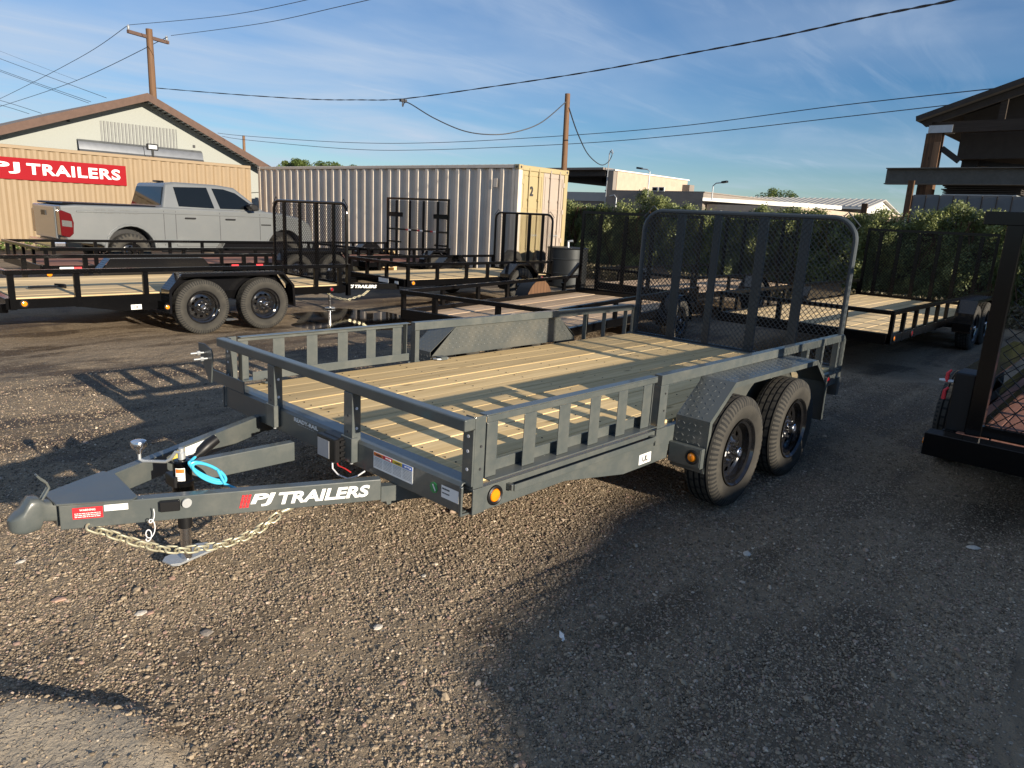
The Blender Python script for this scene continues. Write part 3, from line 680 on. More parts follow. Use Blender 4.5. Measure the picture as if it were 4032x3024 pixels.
    MB().tube([(-.712, 1.05, .517), (-.69, 1.052, .53), (-.675, 1.054, .54), (-.64, 1.058, .563), (-.60, 1.062, .583)], [.012, .015, .024, .027, .024], 16).build('cable_plug', BPLAST, cc, smooth=True)
    # safety chain with hook, each link a part
    CH = [(-1.144, .98, .333), (-1.09, .97, .297), (-.986, .95, .228), (-.90, .94, .18), (-.82, .93, .153), (-.727, .925, .138), (-.65, .92, .13), (-.56, .92, .134), (-.472, .93, .148), (-.411, .94, .166), (-.36, .95, .185)]
    CV = [Vector(p) for p in CH]; L_ = [0]
    for i in range(1, len(CV)): L_.append(L_[-1]+(CV[i]-CV[i-1]).length)
    def cat(s):
        for i in range(1, len(CV)):
            if s <= L_[i]+1e-9: f = (s-L_[i-1])/(L_[i]-L_[i-1]); return CV[i-1].lerp(CV[i], f), (CV[i]-CV[i-1]).normalized()
        return CV[-1], (CV[-1]-CV[-2]).normalized()
    ring = []
    for k in range(20):
        a = 2*math.pi*k/20; ring.append((.014*math.copysign(1, math.cos(a))*(1 if abs(math.cos(a)) > 1e-6 else 0)+.015*math.cos(a), .0165*math.sin(a), 0))
    lk = MB().tube(ring, .0049, 8, closed=True); lo = lk.build('chain_link', GOLD, T, smooth=True); lm = lo.data; pitch = .041; nn = int(L_[-1]/pitch)
    for k in range(nn+1):
        p, t = cat(min(k*pitch, L_[-1])); o = lo if k == 0 else link('chain_link', lm, T)
        q = t.to_track_quat('X', 'Z') @ Euler((R(90*(k % 2)+38), 0, 0)).to_quaternion(); o.location = p; o.rotation_euler = q.to_euler()
    hk = MB().tube([(-.345, .955, .192), (-.325, .952, .197), (-.295, .95, .205), (-.262, .94, .225), (-.245, .93, .255), (-.25, .93, .285), (-.27, .93, .30)], [.008, .012, .015, .016, .014, .010, .006], 12).build('chain_hook', GOLD, T, smooth=True)
    MB().tube([(-.31, .955, .20), (-.30, .945, .235), (-.275, .94, .262)], .005, 6).build('hook_latch', GOLD, hk)
    # stickers on the header, facing forward (-x): u runs to -y
    U2 = (0, -1, 0); X = -.0352
    s5 = decal('instruction_decal', WHITE, T, (X, .642, .44), U2, V, .292, .083, label='four panel safety sticker')
    for k, (m, wd) in enumerate(((ORAD, 'WARNING'), (REDD, 'DANGER'), (YELD, 'CAUTION'), (BLUD, 'NOTICE'))):
        y = .638-k*.0715; hb = decal('panel_band', m, s5, (X-.0013, y, .502), U2, V, .069, .017)
        text('lettering', wd, INK if k in (0, 2) else WHITE, hb, (X-.0026, y-.018, .507), U2, V, .042, .007, off=.01)
        printed_lines('small_print', GINK, s5, (X-.0008, y-.004, .45), U2, V, .062, .048, 7)
    s6 = MB().lathe([(-.0015, 0), (-.0015, .026), (0, .026)], 8, (X, .205, .472), 'x').build('green_decal', GRND, T, label='round green sticker')
    MB().add([(X-.0024, .215, .484), (X-.0024, .195, .457), (X-.0024, .19, .462), (X-.0024, .208, .489)], [(0, 1, 2, 3)]).build('highlight_stripe', WHITE, s6, fix=False)
    s7 = decal('stock_decal', WHITE, T, (X, .155, .445), U2, V, .108, .055, label='white stock number sticker'); 
    for zz, hh in ((.478, .012), (.460, .010)):
        printed_lines('print', INK, s7, (X, .150, zz), U2, V, .05, hh*1.6, 1)
    text('lettering', 'READY-RAIL', WHITE, T, (X, 1.36, .50), U2, V, .235, .021, off=.02, shear=.0)
    printed_lines('small_print', GINK, T, (X, 1.32, .486), U2, V, .16, .009, 1)
    s8 = decal('size_decal', WHITE, T, (1.285, -.001, .338), (1, 0, 0), V, .12, .058, label='white UL sticker'); text('lettering', 'UL', INK, s8, (1.317, -.0022, .350), (1, 0, 0), V, .056, .034, off=.03)
    # battery box and wires
    bb = MB().box(-.13, -.10, .825, .985, .425, .545).build('battery_box', BPLAST, T, bevel=.004)
    MB().box(-.0995, -.04, .835, .975, .43, .548).build('battery_case', BPLAST, bb, bevel=.004)
    decal('box_label', GINK, bb, (-.1305, .975, .437), U2, V, .1, .09)
    for k in range(4): MB().box(-.098, -.05, .822, .8345, .44+k*.028, .45+k*.028).build('box_rib', BPLAST, bb)
    MB().tube([(-.115, .87, .424), (-.12, .86, .39), (-.115, .82, .368), (-.10, .76, .362), (-.08, .71, .385), (-.05, .69, .41)], .004, 8).build('wire', WHW, bb, smooth=True)
    MB().tube([(-.10, .86, .424), (-.10, .84, .405), (-.09, .80, .40), (-.075, .77, .385)], .0035, 8).build('wire', REDW, bb, smooth=True)
    # spare-wheel bracket at the far front corner
    MB().beam((-.045, Wd+.16, .575), (-.045, 1.9, .575), .008, .075).build('bracket_arm', G, T, bevel=.002)
    k = MB().prism([(2.48, .757), (2.40, .762), (2.30, .74), (2.285, .70), (2.315, .525), (2.35, .525), (2.44, .66), (2.48, .70)], 'x', -.055, -.047).build('spare_bracket', G, T, bevel=.002)
    for (y, z) in ((2.40, .705), (2.355, .675)):
        MB().lathe([(-.14, 0), (-.14, .006), (-.056, .006)], 10, (0, y, z), 'x').build('stud', ZINC, k); MB().lathe([(-.10, 0), (-.10, .014), (-.082, .014), (-.082, 0)], 6, (0, y, z), 'x').build('nut', ZINC, k)
    for x in (.19, 1.62):      # tie-down rings
        MB().tube([(x, 2.13, .535), (x, 2.085, .54), (x+.02, 2.07, .54), (x+.085, 2.07, .54), (x+.105, 2.085, .54), (x+.105, 2.13, .535)], .008, 8).build('tie_down_ring', ZINC if x > 1 else G, T, smooth=True)
        MB().box(x+.02, x+.085, 2.06, 2.13, .531, .558).build('tie_down_clip', G, T, bevel=.003)
    return T
hero()
# ------------------------------------------------------------------ black trailers
GATE_CELL = (.055, .030)
def trailer(label, loc, Wd, L, axles, posts, rotz=0, dz=.53, zr=.83, wood=PINE2, gate_h=1.72, gstyle='hoop', gx=None, gbars=4, group=None, fprof=None, fs=.24, nplank=11, front_posts=(.5,), tongue=0, lamps=True, ul=False, pitch=0, single=False, far_tape=False, sidegates=False, gap_front=True, rail='square', fenders=True, r=.343, roundf=False):
    T = thing('utility_trailer', label, 'trailer', loc, rotz, group); 
    if pitch: T.rotation_euler.y = pitch
    K = BLACK; gx = gx if gx is not None else L+.05
    for y0, y1 in ((0, .045), (Wd-.045, Wd)):
        MB().prism([(0, .41), (.62, .41), (axles[0]-.85, .32) if ul else (axles[0]-.85, .41), (axles[0]-.45, .32) if ul else (axles[0]-.45, .41), (axles[0]-.45, .41), (L, .41), (L, .515), (0, .515)] if ul else [(0, .41), (L, .41), (L, .515), (0, .515)], 'y', y0, y1).build('side_frame', K, T, bevel=.004)
    MB().box(-.03, .05, .046, Wd-.046, .40, .525).build('front_header', K, T, bevel=.004); MB().box(L-.05, L+.0, .046, Wd-.046, .40, .52).build('rear_header', K, T)
    planks(T, .06, L-.055, .05, Wd-.05, dz, nplank, wood)
    t = .05
    for y in (.02, Wd-.02):
        MB().beam((-.02, y, zr-.025), (L, y, zr-.025), t, t).build('side_rail', K, T, bevel=.004)
        for x in posts: MB().box(x-.03, x+.03, y-.022, y+.022, .40, zr-.051).build('rail_post', K, T, bevel=.003)
        MB().beam((gx, y, .36), (gx, y, zr-.0), .07, .05, (1, 0, 0)).build('gate_post', K, T)
    MB().beam((0, .046, zr-.025), (0, Wd-.046, zr-.025), t, t).build('front_rail', K, T, bevel=.004)
    for f in front_posts: MB().box(-.022, .022, f*Wd-.03, f*Wd+.03, .526, zr-.051).build('front_post', K, T)
    if fenders:
        a0, a1 = axles[0], axles[-1]
        if roundf:
            for s, Y in ((-1, -.001), (1, Wd+.001)):
                b = MB(); n = 16; 
                for k in range(n):
                    q0 = math.pi*k/n; q1 = math.pi*(k+1)/n; R1, R2 = r+.075, r+.079
                    y0, y1 = min(Y, Y+s*.24), max(Y, Y+s*.24)
                    b.add([(a0-R1*math.cos(q), y, r+.0+RR*math.sin(q)) for q, RR in ((q0, R1), (q1, R1), (q1, R2), (q0, R2)) for y in (y0, y1)], [])
                b = MB(); pts = [(a0-(r+.079)*math.cos(math.pi*k/n), r-.04+(r+.079)*math.sin(math.pi*k/n)) for k in range(n+1)]; pin = [(a0-(r+.073)*math.cos(math.pi*k/n), r-.04+(r+.073)*math.sin(math.pi*k/n)) for k in range(n, -1, -1)]
                b.prism(pts+pin, 'y', min(Y, Y+s*.24), max(Y, Y+s*.24)); f = b.build('fender', K, T, smooth=True)
                MB().prism([(p[0], max(p[1], .45)) for p in pts], 'y', min(Y, Y+s*.004), max(Y, Y+s*.004)).build('inner_wall', TIMBER if s > 0 else K, f)  # far wall is black metal; timber brown paints in a reflection of the boards
        else:
            P = [(a0-.43, .29), (a0-.42, .58), (a0-.2 if single else a0-.26, .765), (a1+.2 if single else a1+.26, .765), (a1+.42, .58), (a1+.43, .29)]
            fender(T, -.001, -fs, P, BPLATE, wall_z=.516); fender(T, Wd+.001, Wd+fs, P, BPLATE, wall_z=.532)
    for x in axles:
        wheel(T, x, -.128, r, sticker=False); wheel(T, x, Wd+.128, r, side=1, sticker=False)
        MB().cyl((x, 0, r), .04, .02, Wd-.02, seg=10).build('axle', BPLAST, T)
    if lamps:
        lamp(T, (.13, -.001, .465)); lamp(T, (L-.25, -.001, .465), r=.026, m=REDL, name='tail_lamp')
        if not roundf: 
            MB().box(axles[0]-.47, axles[0]-.432, -fs, -.002, .32, .43).build('lamp_box', K, T); lamp(T, (axles[0]-.45, -fs-.001, .375), r=.026)
    if ul:
        s8 = decal('size_decal', WHITE, T, (axles[0]-.78, -.001, .335), (1, 0, 0), (0, 0, 1), .12, .058, label='white UL sticker'); text('lettering', 'UL', INK, s8, (axles[0]-.745, -.0022, .347), (1, 0, 0), (0, 0, 1), .056, .034, off=.03)
    if gate_h:
        wd = Wd-.1; bars = [(.05+wd*(k+.7)/(gbars+.4), .068 if gstyle == 'square' else (.075 if k % 2 else .06)) for k in range(gbars)]
        gf = gate(T, gx, .05, Wd-.05, .50, gate_h, .15 if gstyle == 'hoop' else .02, bars, K, BLACKM, *GATE_CELL, latches=gstyle == 'hoop', mesh_t=.0085)
    if tongue:
        c = Wd/2; t0 = -tongue
        MB().beam((t0, c-.05, .39), (.02, .25, .39), .05, .1).build('tongue_bar', K, T, bevel=.003); MB().beam((t0, c+.05, .39), (.02, Wd-.25, .39), .05, .1).build('tongue_bar', K, T, bevel=.003)
        MB().prism([(t0-.02, c-.09), (t0-.02, c+.09), (t0+.25, c+.2), (t0+.25, c-.2)], 'z', .441, .45).build('coupler_plate', K, T)
        MB().tube([(t0+.02, c, .39), (t0-.08, c, .40), (t0-.14, c, .38), (t0-.16, c, .36)], [.05, .05, .045, .03], 12).build('coupler', K, T, smooth=True)
        j = MB().lathe([(.33, .04), (.62, .04), (.63, 0)], 16, (t0+.4, c, 0), 'z').build('jack', K, T, smooth=True); MB().lathe([(.0, 0), (.0, .022), (.35, .022)], 12, (t0+.4, c, 0), 'z').build('inner_tube', CHROME, j); MB().cyl((t0+.4, c, 0), .09, 0, .012, 'z', 8).build('foot_plate', ZINC, j)
        MB().tube([(t0+.4, c, .63), (t0+.36, c-.05, .66), (t0+.3, c-.14, .64)], .008, 8).build('crank_arm', ZINC, j)
        a = Vector((t0, c-.05, 0)); b = Vector((.02, .25, 0)); d = (b-a).normalized(); n = Vector((d.y, -d.x, 0)); o = a+d*(tongue*.42)+n*.0262
        text('lettering', 'PJ', WHITE, T, (o+d*.045)[:2]+(.362,) if False else tuple((o+d*.045).xy)+(.362,), d, (0, 0, 1), .1, .055, off=.035, shear=.22); text('lettering', 'TRAILERS', WHITE, T, tuple((o+d*.155).xy)+(.362,), d, (0, 0, 1), .37, .053, off=.035, shear=.22)
        MB().add([tuple((o+d*s).xy)+(z,) for s, z in ((.0, .36), (.03, .36), (.04, .415), (.01, .415))], [(0, 1, 2, 3)]).build('logo_bars', REDD, T, fix=False)
        pts = [Vector((t0+.2, c-.15, .33)), Vector((t0+.35, c-.2, .2)), Vector((t0+.6, c-.25, .16)), Vector((t0+.85, c-.32, .24)), Vector((t0+.95, c-.36, .33))]
        b = MB(); n_ = 26
        for k in range(n_):
            s = k/(n_-1)*4; i = min(int(s), 3); p = pts[i].lerp(pts[i+1], s-i); d_ = (pts[i+1]-pts[i]).normalized(); q = d_.to_track_quat('X', 'Z') @ Euler((R(90*(k % 2)), 0, 0)).to_quaternion()
            b.tube([p+q @ Vector((.026*math.cos(2*math.pi*m/8), .014*math.sin(2*math.pi*m/8), 0)) for m in range(8)], .005, 5, closed=True)
        b.build('safety_chain', GOLD, T)
    return T
G1 = 'black utility trailers parked in rows behind the grey one'
tb = trailer('black tandem trailer at left, pale plank deck, two tyres seen in full profile', (-.06, 7.12, 0), 2.22, 4.25, (1.99, 2.83), (.03, .66, 1.40, 3.75, 4.15), ul=True, group=G1, front_posts=(.35, .7), gate_h=1.71, tongue=1.25)
MB().tube([(.55+.12*math.cos(a)*1.6, .75+.09*math.sin(a), .545+.004*a) for a in [k*.35 for k in range(22)]], .012, 6).build('strap_coil', BPLAST, tb)
tc_ = trailer('small black single axle trailer with tongue lettered in white, in front of the steel container', (5.6, 7.42, 0), 1.72, 3.72, (2.66,), (.03, .68, 1.38, 1.92, 3.2), zr=.80, dz=.52, single=True, group=G1, front_posts=(.33, .66), gate_h=1.71, tongue=1.35)
decal('instruction_decal', WHITE, tc_, (-.0305, .75, .43), (0, -1, 0), (0, 0, 1), .28, .07); decal('stock_decal', WHITE, tc_, (-.0305, .3, .43), (0, -1, 0), (0, 0, 1), .1, .05)
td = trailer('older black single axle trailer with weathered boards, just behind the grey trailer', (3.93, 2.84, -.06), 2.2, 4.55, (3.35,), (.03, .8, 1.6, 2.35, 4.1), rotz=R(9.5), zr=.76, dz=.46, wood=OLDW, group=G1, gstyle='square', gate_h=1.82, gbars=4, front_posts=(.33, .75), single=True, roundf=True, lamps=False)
for s in (0,): MB().beam((4.05, 2.18, .62), (4.6, 2.18, .95), .05, .05).build('gate_brace', BLACK, td)
te = trailer('long black tandem trailer at right with slatted rail, in shade before the ivy hedge', (7.1, .32, 0), 2.2, 5.7, (3.6, 4.45), (.03, .5, 1.05, 1.6, 2.15, 2.7, 5.2), zr=.80, dz=.50, wood=PINE2, group=G1, gstyle='square', gate_h=1.72, gbars=6, front_posts=(.25, .62))
lamp(te, (.9, -.001, .46), r=.035, m=REDL, name='tail_lamp')
tf = trailer('black trailer mostly hidden behind the grey mesh gate, near the hedge', (9.0, 4.0, 0), 2.0, 4.3, (2.2,), (.03, .7, 1.4, 3.6), zr=.80, dz=.52, wood=OLDW, group=G1, gstyle='square', gate_h=1.86, gbars=4, single=True, front_posts=(.5,), gx=4.35, lamps=False)
th = trailer('black trailer with red-brown boards and reflective tape, between pickup and left tandem trailer', (1.28, 11.2, 0), 2.4, 6.3, (4.4, 5.25), (.06, .78, 1.5, 2.22, 2.92, 3.6, 6.0), zr=.80, dz=.50, wood=REDWD, group=G1, gate_h=0, front_posts=(.2, .45, .7), lamps=False)
for x in (.23, .98, 1.9): 
    decal('reflector_tape', WHITE, th, (x, -.001, .44), (1, 0, 0), (0, 0, 1), .2, .05); decal('reflector_tape', REDD, th, (x+.2, -.001, .44), (1, 0, 0), (0, 0, 1), .12, .05)
lamp(th, (.08, -.001, .38), r=.04)
for x in (3.1, 3.6, 4.0): decal('reflector', REDD, th, (x, -.001, .43), (1, 0, 0), (0, 0, 1), .14, .06)
tk = trailer('black trailer with red-brown deck and barred ladder gate before the steel container', (7.3, 10.9, 0), 2.45, 2.4, (1.85,), (.03, .65, 1.3, 2.3), zr=.82, dz=.5, wood=REDWD, group=G1, gstyle='square', gate_h=1.92, gbars=4, single=True, front_posts=(.5,), gx=2.35, lamps=False)
for z, ys in ((1.55, (.06, .55)), (1.55, (1.75, 2.35)), (1.18, (.06, 2.35)), (.86, (.06, .5)), (.86, (1.8, 2.35))):
    MB().box(2.31, 2.33, ys[0], ys[1], z-(.06 if z > 1.5 else .02), z+(.05 if z > 1.5 else .02)).build('gate_rung', BLACK, tk)
for y in (.55, 1.05, 1.5): decal('reflector_tape', REDD, tk, (2.308, y+.1, 1.165), (0, -1, 0), (0, 0, 1), .1, .035); decal('reflector_tape', WHITE, tk, (2.308, y-.001, 1.165), (0, -1, 0), (0, 0, 1), .1, .035)
# ---- trailer at the right edge, its mesh gate towards us
def right_trailer():
    T = thing('utility_trailer', 'black trailer cut off by the right edge, red deck seen through its mesh gate', 'trailer', (2.86, -1.1, 0), 0, G1); K = BLACK
    x = .0
    MB().box(-.02, .12, -1.7, .06, .36, .50).build('rear_bumper', K, T, bevel=.004)
    MB().cyl((.05, 0, .43), .02, .06, .075, seg=12).build('marker_lamp', AMBER, T)
    g = MB().beam((.18, -.16, .50), (.18, -.16, 1.75), .085, .075, (1, 0, 0)).build('gate', K, T, bevel=.003)
    MB().beam((.18, .0, 1.785), (.18, -1.7, 1.785), .09, .075).build('gate_top_beam', K, g, bevel=.003); MB().beam((.18, -.12, .535), (.18, -1.7, .535), .05, .06).build('hinge_bar', K, g)
    me = expanded(1.5, 1.22, .08, .038, t=.007, deep=.006); me.materials.append(BLACKM); link('expanded_mesh', me, g, loc=(.19, -1.7, .54), kind='stuff')
    MB().box(.13, 4.2, -.06, 0, .38, .50).build('side_frame', K, T)
    planks(T, .14, 4.2, -1.7, -.07, .50, 9, REDWD)
    MB().box(.62, 2.7, -.15, .05, .80, .806).build('fender', BPLATE, T); MB().prism([(.48, .50), (.62, .80), (.62, .806), (.475, .50)], 'y', -.15, .05).build('fender', BPLATE, T)
    for xx in (1.35, 2.2): wheel(T, xx, .13, .343, side=1, sticker=False); wheel(T, xx, -1.83, .343, sticker=False); MB().cyl((xx, 0, .34), .04, -1.75, .05, seg=10).build('axle', BPLAST, T)
    b = MB().box(.19, .42, -.115, .0, .36, .86).build('side_box', BPLAST, T, bevel=.008)
    for k, z in enumerate((.87, .76)):
        MB().tube([(.19, .02, z), (.18, .035, z-.02), (.18, .035, z-.075)], [.006, .010, .012], 10).build('red_connector', REDD, b, smooth=True)
    MB().tube([(.19, .0, .80), (.18, .05, .80), (.18, .075, .80)], [.010, .014, .008], 10).build('chrome_connector', ZINC, b, smooth=True)
    me2 = MB().beam((.2, -.16, .5), (4.2, -.16, .5), .04, .04).build('side_rail', K, T)
right_trailer()
# neighbour just out of frame whose mesh gate throws the lattice shade on the grey trailer's rear
def shade_trailer():
    T = trailer('black trailer standing crosswise to the right of the view, its mesh gate raised', (5.15, -7.45, 0), 2.15, 4.0, (2.2, 3.0), (.03, .8, 3.5), rotz=R(90), gate_h=2.18, gstyle='square', gbars=4, lamps=False, gx=4.22, front_posts=())
shade_trailer()
# ------------------------------------------------------------------ pickup truck
def pickup():
    T = thing('pickup_truck', 'silver four-door pickup parked beyond the trailers at left', 'pickup truck', (2.55, 14.8, .05))
    # side outline (x, z), rear at x=0, nose at x=5.85; y from 0 (near) to 2.0
    def arch(cx, cz, r, a0, a1, n=12): return [(cx+r*math.cos(R(a0+(a1-a0)*i/n)), cz+r*math.sin(R(a0+(a1-a0)*i/n))) for i in range(n+1)]
    rw, fw, wz, wr = 1.33, 5.0, .44, .50
    body = [(.10, .62), (.04, .95), (.0, 1.36), (.30, 1.385), (1.95, 1.40), (2.02, 1.41), (4.45, 1.40), (4.95, 1.36), (5.45, 1.27), (5.72, 1.12), (5.80, .88), (5.78, .58), (5.62, .50)]
    body += arch(fw, wz+.04, wr, 3, 177)+[(4.42, .46), (1.92, .46)]+arch(rw, wz+.04, wr, 3, 177)+[(.72, .58)]
    b = MB(); n = len(body)
    # five slices across give the sides a little roundness
    rows = [(0.03, .985), (0, 1.0), (0.0, 1.0)]
    def slices(y, inset, drop): return [(x, y, z if z < 1.0 else z-drop) for x, z in body]
    L0 = slices(.07, 0, 0); L1 = slices(.0, 0, .06); L2 = slices(2.0, 0, .06); L3 = slices(1.93, 0, 0)
    L0 = [(x, .07, z) for x, z in body]; L3 = [(x, 1.93, z) for x, z in body]
    L1 = [(x, .0, min(z, 1.36) if z > 1.0 else z) for x, z in body]; L2 = [(x, 2.0, min(z, 1.36) if z > 1.0 else z) for x, z in body]
    vs = L0+L1+L2+L3
    fs = [tuple(range(n))[::-1]]
    b.prism(body, 'y', 0, 2.0)
    bo = b.build('body', SILVER, T, bevel=.045, seg=3)
    # wheel well liners
    for cx in (rw, fw): MB().prism(arch(cx, wz+.04, wr-.01, 0, 180), 'y', .28, 1.72).build('wheel_well', BPLAST, bo)
    # greenhouse, narrower at the top
    low = [(2.0, 1.39), (4.55, 1.38)]; 
    gp = [(2.02, 1.36), (2.17, 1.93), (2.40, 1.97), (3.35, 1.965), (3.78, 1.92), (4.50, 1.375)]
    g = MB(); k = len(gp)
    A = [(x, .03+(z-1.37)*.26, z) for x, z in gp]; B = [(x, 1.97-(z-1.37)*.26, z) for x, z in gp]
    g.add(A+B, [tuple(range(k))[::-1], tuple(range(k, 2*k))]+[(i, (i+1) % k, k+(i+1) % k, k+i) for i in range(k)])
    g.build('cab', SILVER, T, bevel=.05, seg=3)
    def pane(pts, off, name='side_window'):
        vs = [(x, .03+(z-1.37)*.26-off, z) for x, z in pts]+[(x, .03+(z-1.37)*.26+.02, z) for x, z in pts]; m = len(pts)
        return MB().add(vs, [tuple(range(m))[::-1], tuple(range(m, 2*m))]+[(i, (i+1) % m, m+(i+1) % m, m+i) for i in range(m)]).build(name, GLASS, T)
    pane([(2.40, 1.44), (2.34, 1.86), (3.10, 1.89), (3.22, 1.425)], .006); pane([(3.36, 1.425), (3.22, 1.88), (3.50, 1.875), (3.78, 1.80), (4.22, 1.50), (4.26, 1.43)], .006)
    MB().prism([(3.235, 1.43), (3.345, 1.43), (3.215, 1.88), (3.115, 1.885)], 'y', .028, .035).build('door_pillar', INK, T) if False else None
    for sy in (-.014, 1.992):
        MB().prism([(.30, 1.235), (2.0, 1.262), (4.5, 1.252), (5.35, 1.16), (5.35, 1.19), (4.5, 1.29), (2.0, 1.30), (.30, 1.275)], 'y', sy, sy+.022).build('shoulder_line', SILVER, T, bevel=.009, seg=2)
        MB().prism([(1.95, .60), (4.40, .60), (4.36, .70), (1.99, .70)], 'y', sy, sy+.022).build('sill_line', SILVER, T, bevel=.009, seg=2)
        MB().box(1.95, 4.40, sy+.004, sy+.02, .42, .50).build('side_step', BPLAST, T, bevel=.01)
    def quad(a, name, m=GLASS, t=.012):
        a = [Vector(p) for p in a]; nn = (a[1]-a[0]).cross(a[3]-a[0]).normalized()
        return MB().add([p-nn*.004 for p in a]+[p+nn*t for p in a], [(3, 2, 1, 0), (4, 5, 6, 7), (0, 1, 5, 4), (1, 2, 6, 5), (2, 3, 7, 6), (3, 0, 4, 7)]).build(name, m, T)
    quad([(2.045, 1.85, 1.45), (2.045, .15, 1.45), (2.145, .24, 1.85), (2.145, 1.76, 1.85)], 'rear_window')
    quad([(4.40, .16, 1.455), (4.40, 1.84, 1.455), (3.85, 1.72, 1.875), (3.85, .28, 1.875)], 'windscreen')
    MB().box(2.25, 2.45, .9, 1.1, 1.965, 2.0).build('roof_lamp', BPLAST, T, bevel=.02)
    # bed cover, tailgate, lights
    MB().box(.08, 1.93, .1, 1.9, 1.385, 1.425).build('bed_cover', BPLAST, T, bevel=.02)
    tg = MB().box(-.03, .05, .26, 1.74, .68, 1.33).build('tailgate', SILVER, T, bevel=.025, seg=2); MB().box(-.045, -.028, .85, 1.15, 1.14, 1.24).build('handle', BPLAST, tg)
    for y0 in (-.012, 1.76):
        t = MB().prism([(-.012, 1.24), (.02, 1.27), (.20, 1.20), (.24, 1.02), (.22, .80), (.14, .72), (-.01, .76)], 'y', y0, y0+.252).build('tail_lamp', mat('smoked_red_lens', (.09, .004, .006), .15, coat=.5), T, bevel=.012)
        MB().prism([(.02, 1.07), (.20, 1.05), (.20, .93), (.02, .95)], 'y', y0-.003 if y0 < 1 else y0+.25, y0 if y0 < 1 else y0+.255).build('reversing_lens', mat('grey_lens', (.1, .1, .1), .2), t)
    MB().box(-.14, .10, .05, 1.95, .50, .64).build('rear_bumper', CHROME, T, bevel=.04, seg=3)
    MB().box(5.68, 5.86, .06, 1.94, .50, .72).build('front_bumper', SILVER, T, bevel=.05, seg=3)
    # door seams and handles
    for x in (2.04, 2.30, 3.32, 4.33):
        z1 = 1.385; MB().box(x-.006, x+.006, -.0025, .004, .56, 1.33).build('door_seam', INK, T)
    MB().box(2.30, 4.33, -.0025, .004, .545, .557).build('door_seam', INK, T)
    for x in (2.50, 3.45): MB().box(x, x+.25, -.035, -.008, 1.165, 1.20).build('door_handle', BPLAST, T, bevel=.01)
    MB().prism([(4.02, 1.40), (3.93, 1.52), (4.0, 1.58), (4.16, 1.56), (4.2, 1.42)], 'y', -.26, -.04).build('door_mirror', BPLAST, T, bevel=.03, seg=2)
    MB().box(4.36, 4.62, -.006, .004, 1.06, 1.09).build('side_badge', BPLAST, T)
    for cx in (rw, fw):
        o = arch(cx, wz+.04, wr+.05, 0, 180); i = arch(cx, wz+.04, wr-.005, 180, 0); MB().prism(o+i, 'y', -.018, .03).build('arch_moulding', SILVER, T, bevel=.01)
    text('lettering', 'TRD PRO', mat('badge_silver', (.11, .115, .115), .3), T, (.62, -.001, 1.225), (1, 0, 0), (0, 0, 1), .92, .085, off=.012, shear=.15)
    text('lettering', 'TUNDRA', BPLAST, T, (3.72, -.001, .60), (1, 0, 0), (0, 0, 1), .38, .05, off=.02)
    for cx in (rw, fw):
        for y, s in ((.14, -1), (1.86, 1)):
            w = link('wheel', TYB, T, loc=(cx, y, wz-.04), rot=(0, rng.uniform(0, 6), 0 if s < 0 else math.pi)); r = link('rim', RM, w); r.scale = (1.1, 1.2, 1.1)
    return T
TYB = tyre_mesh(.415, .27, 60, .216)
pickup()
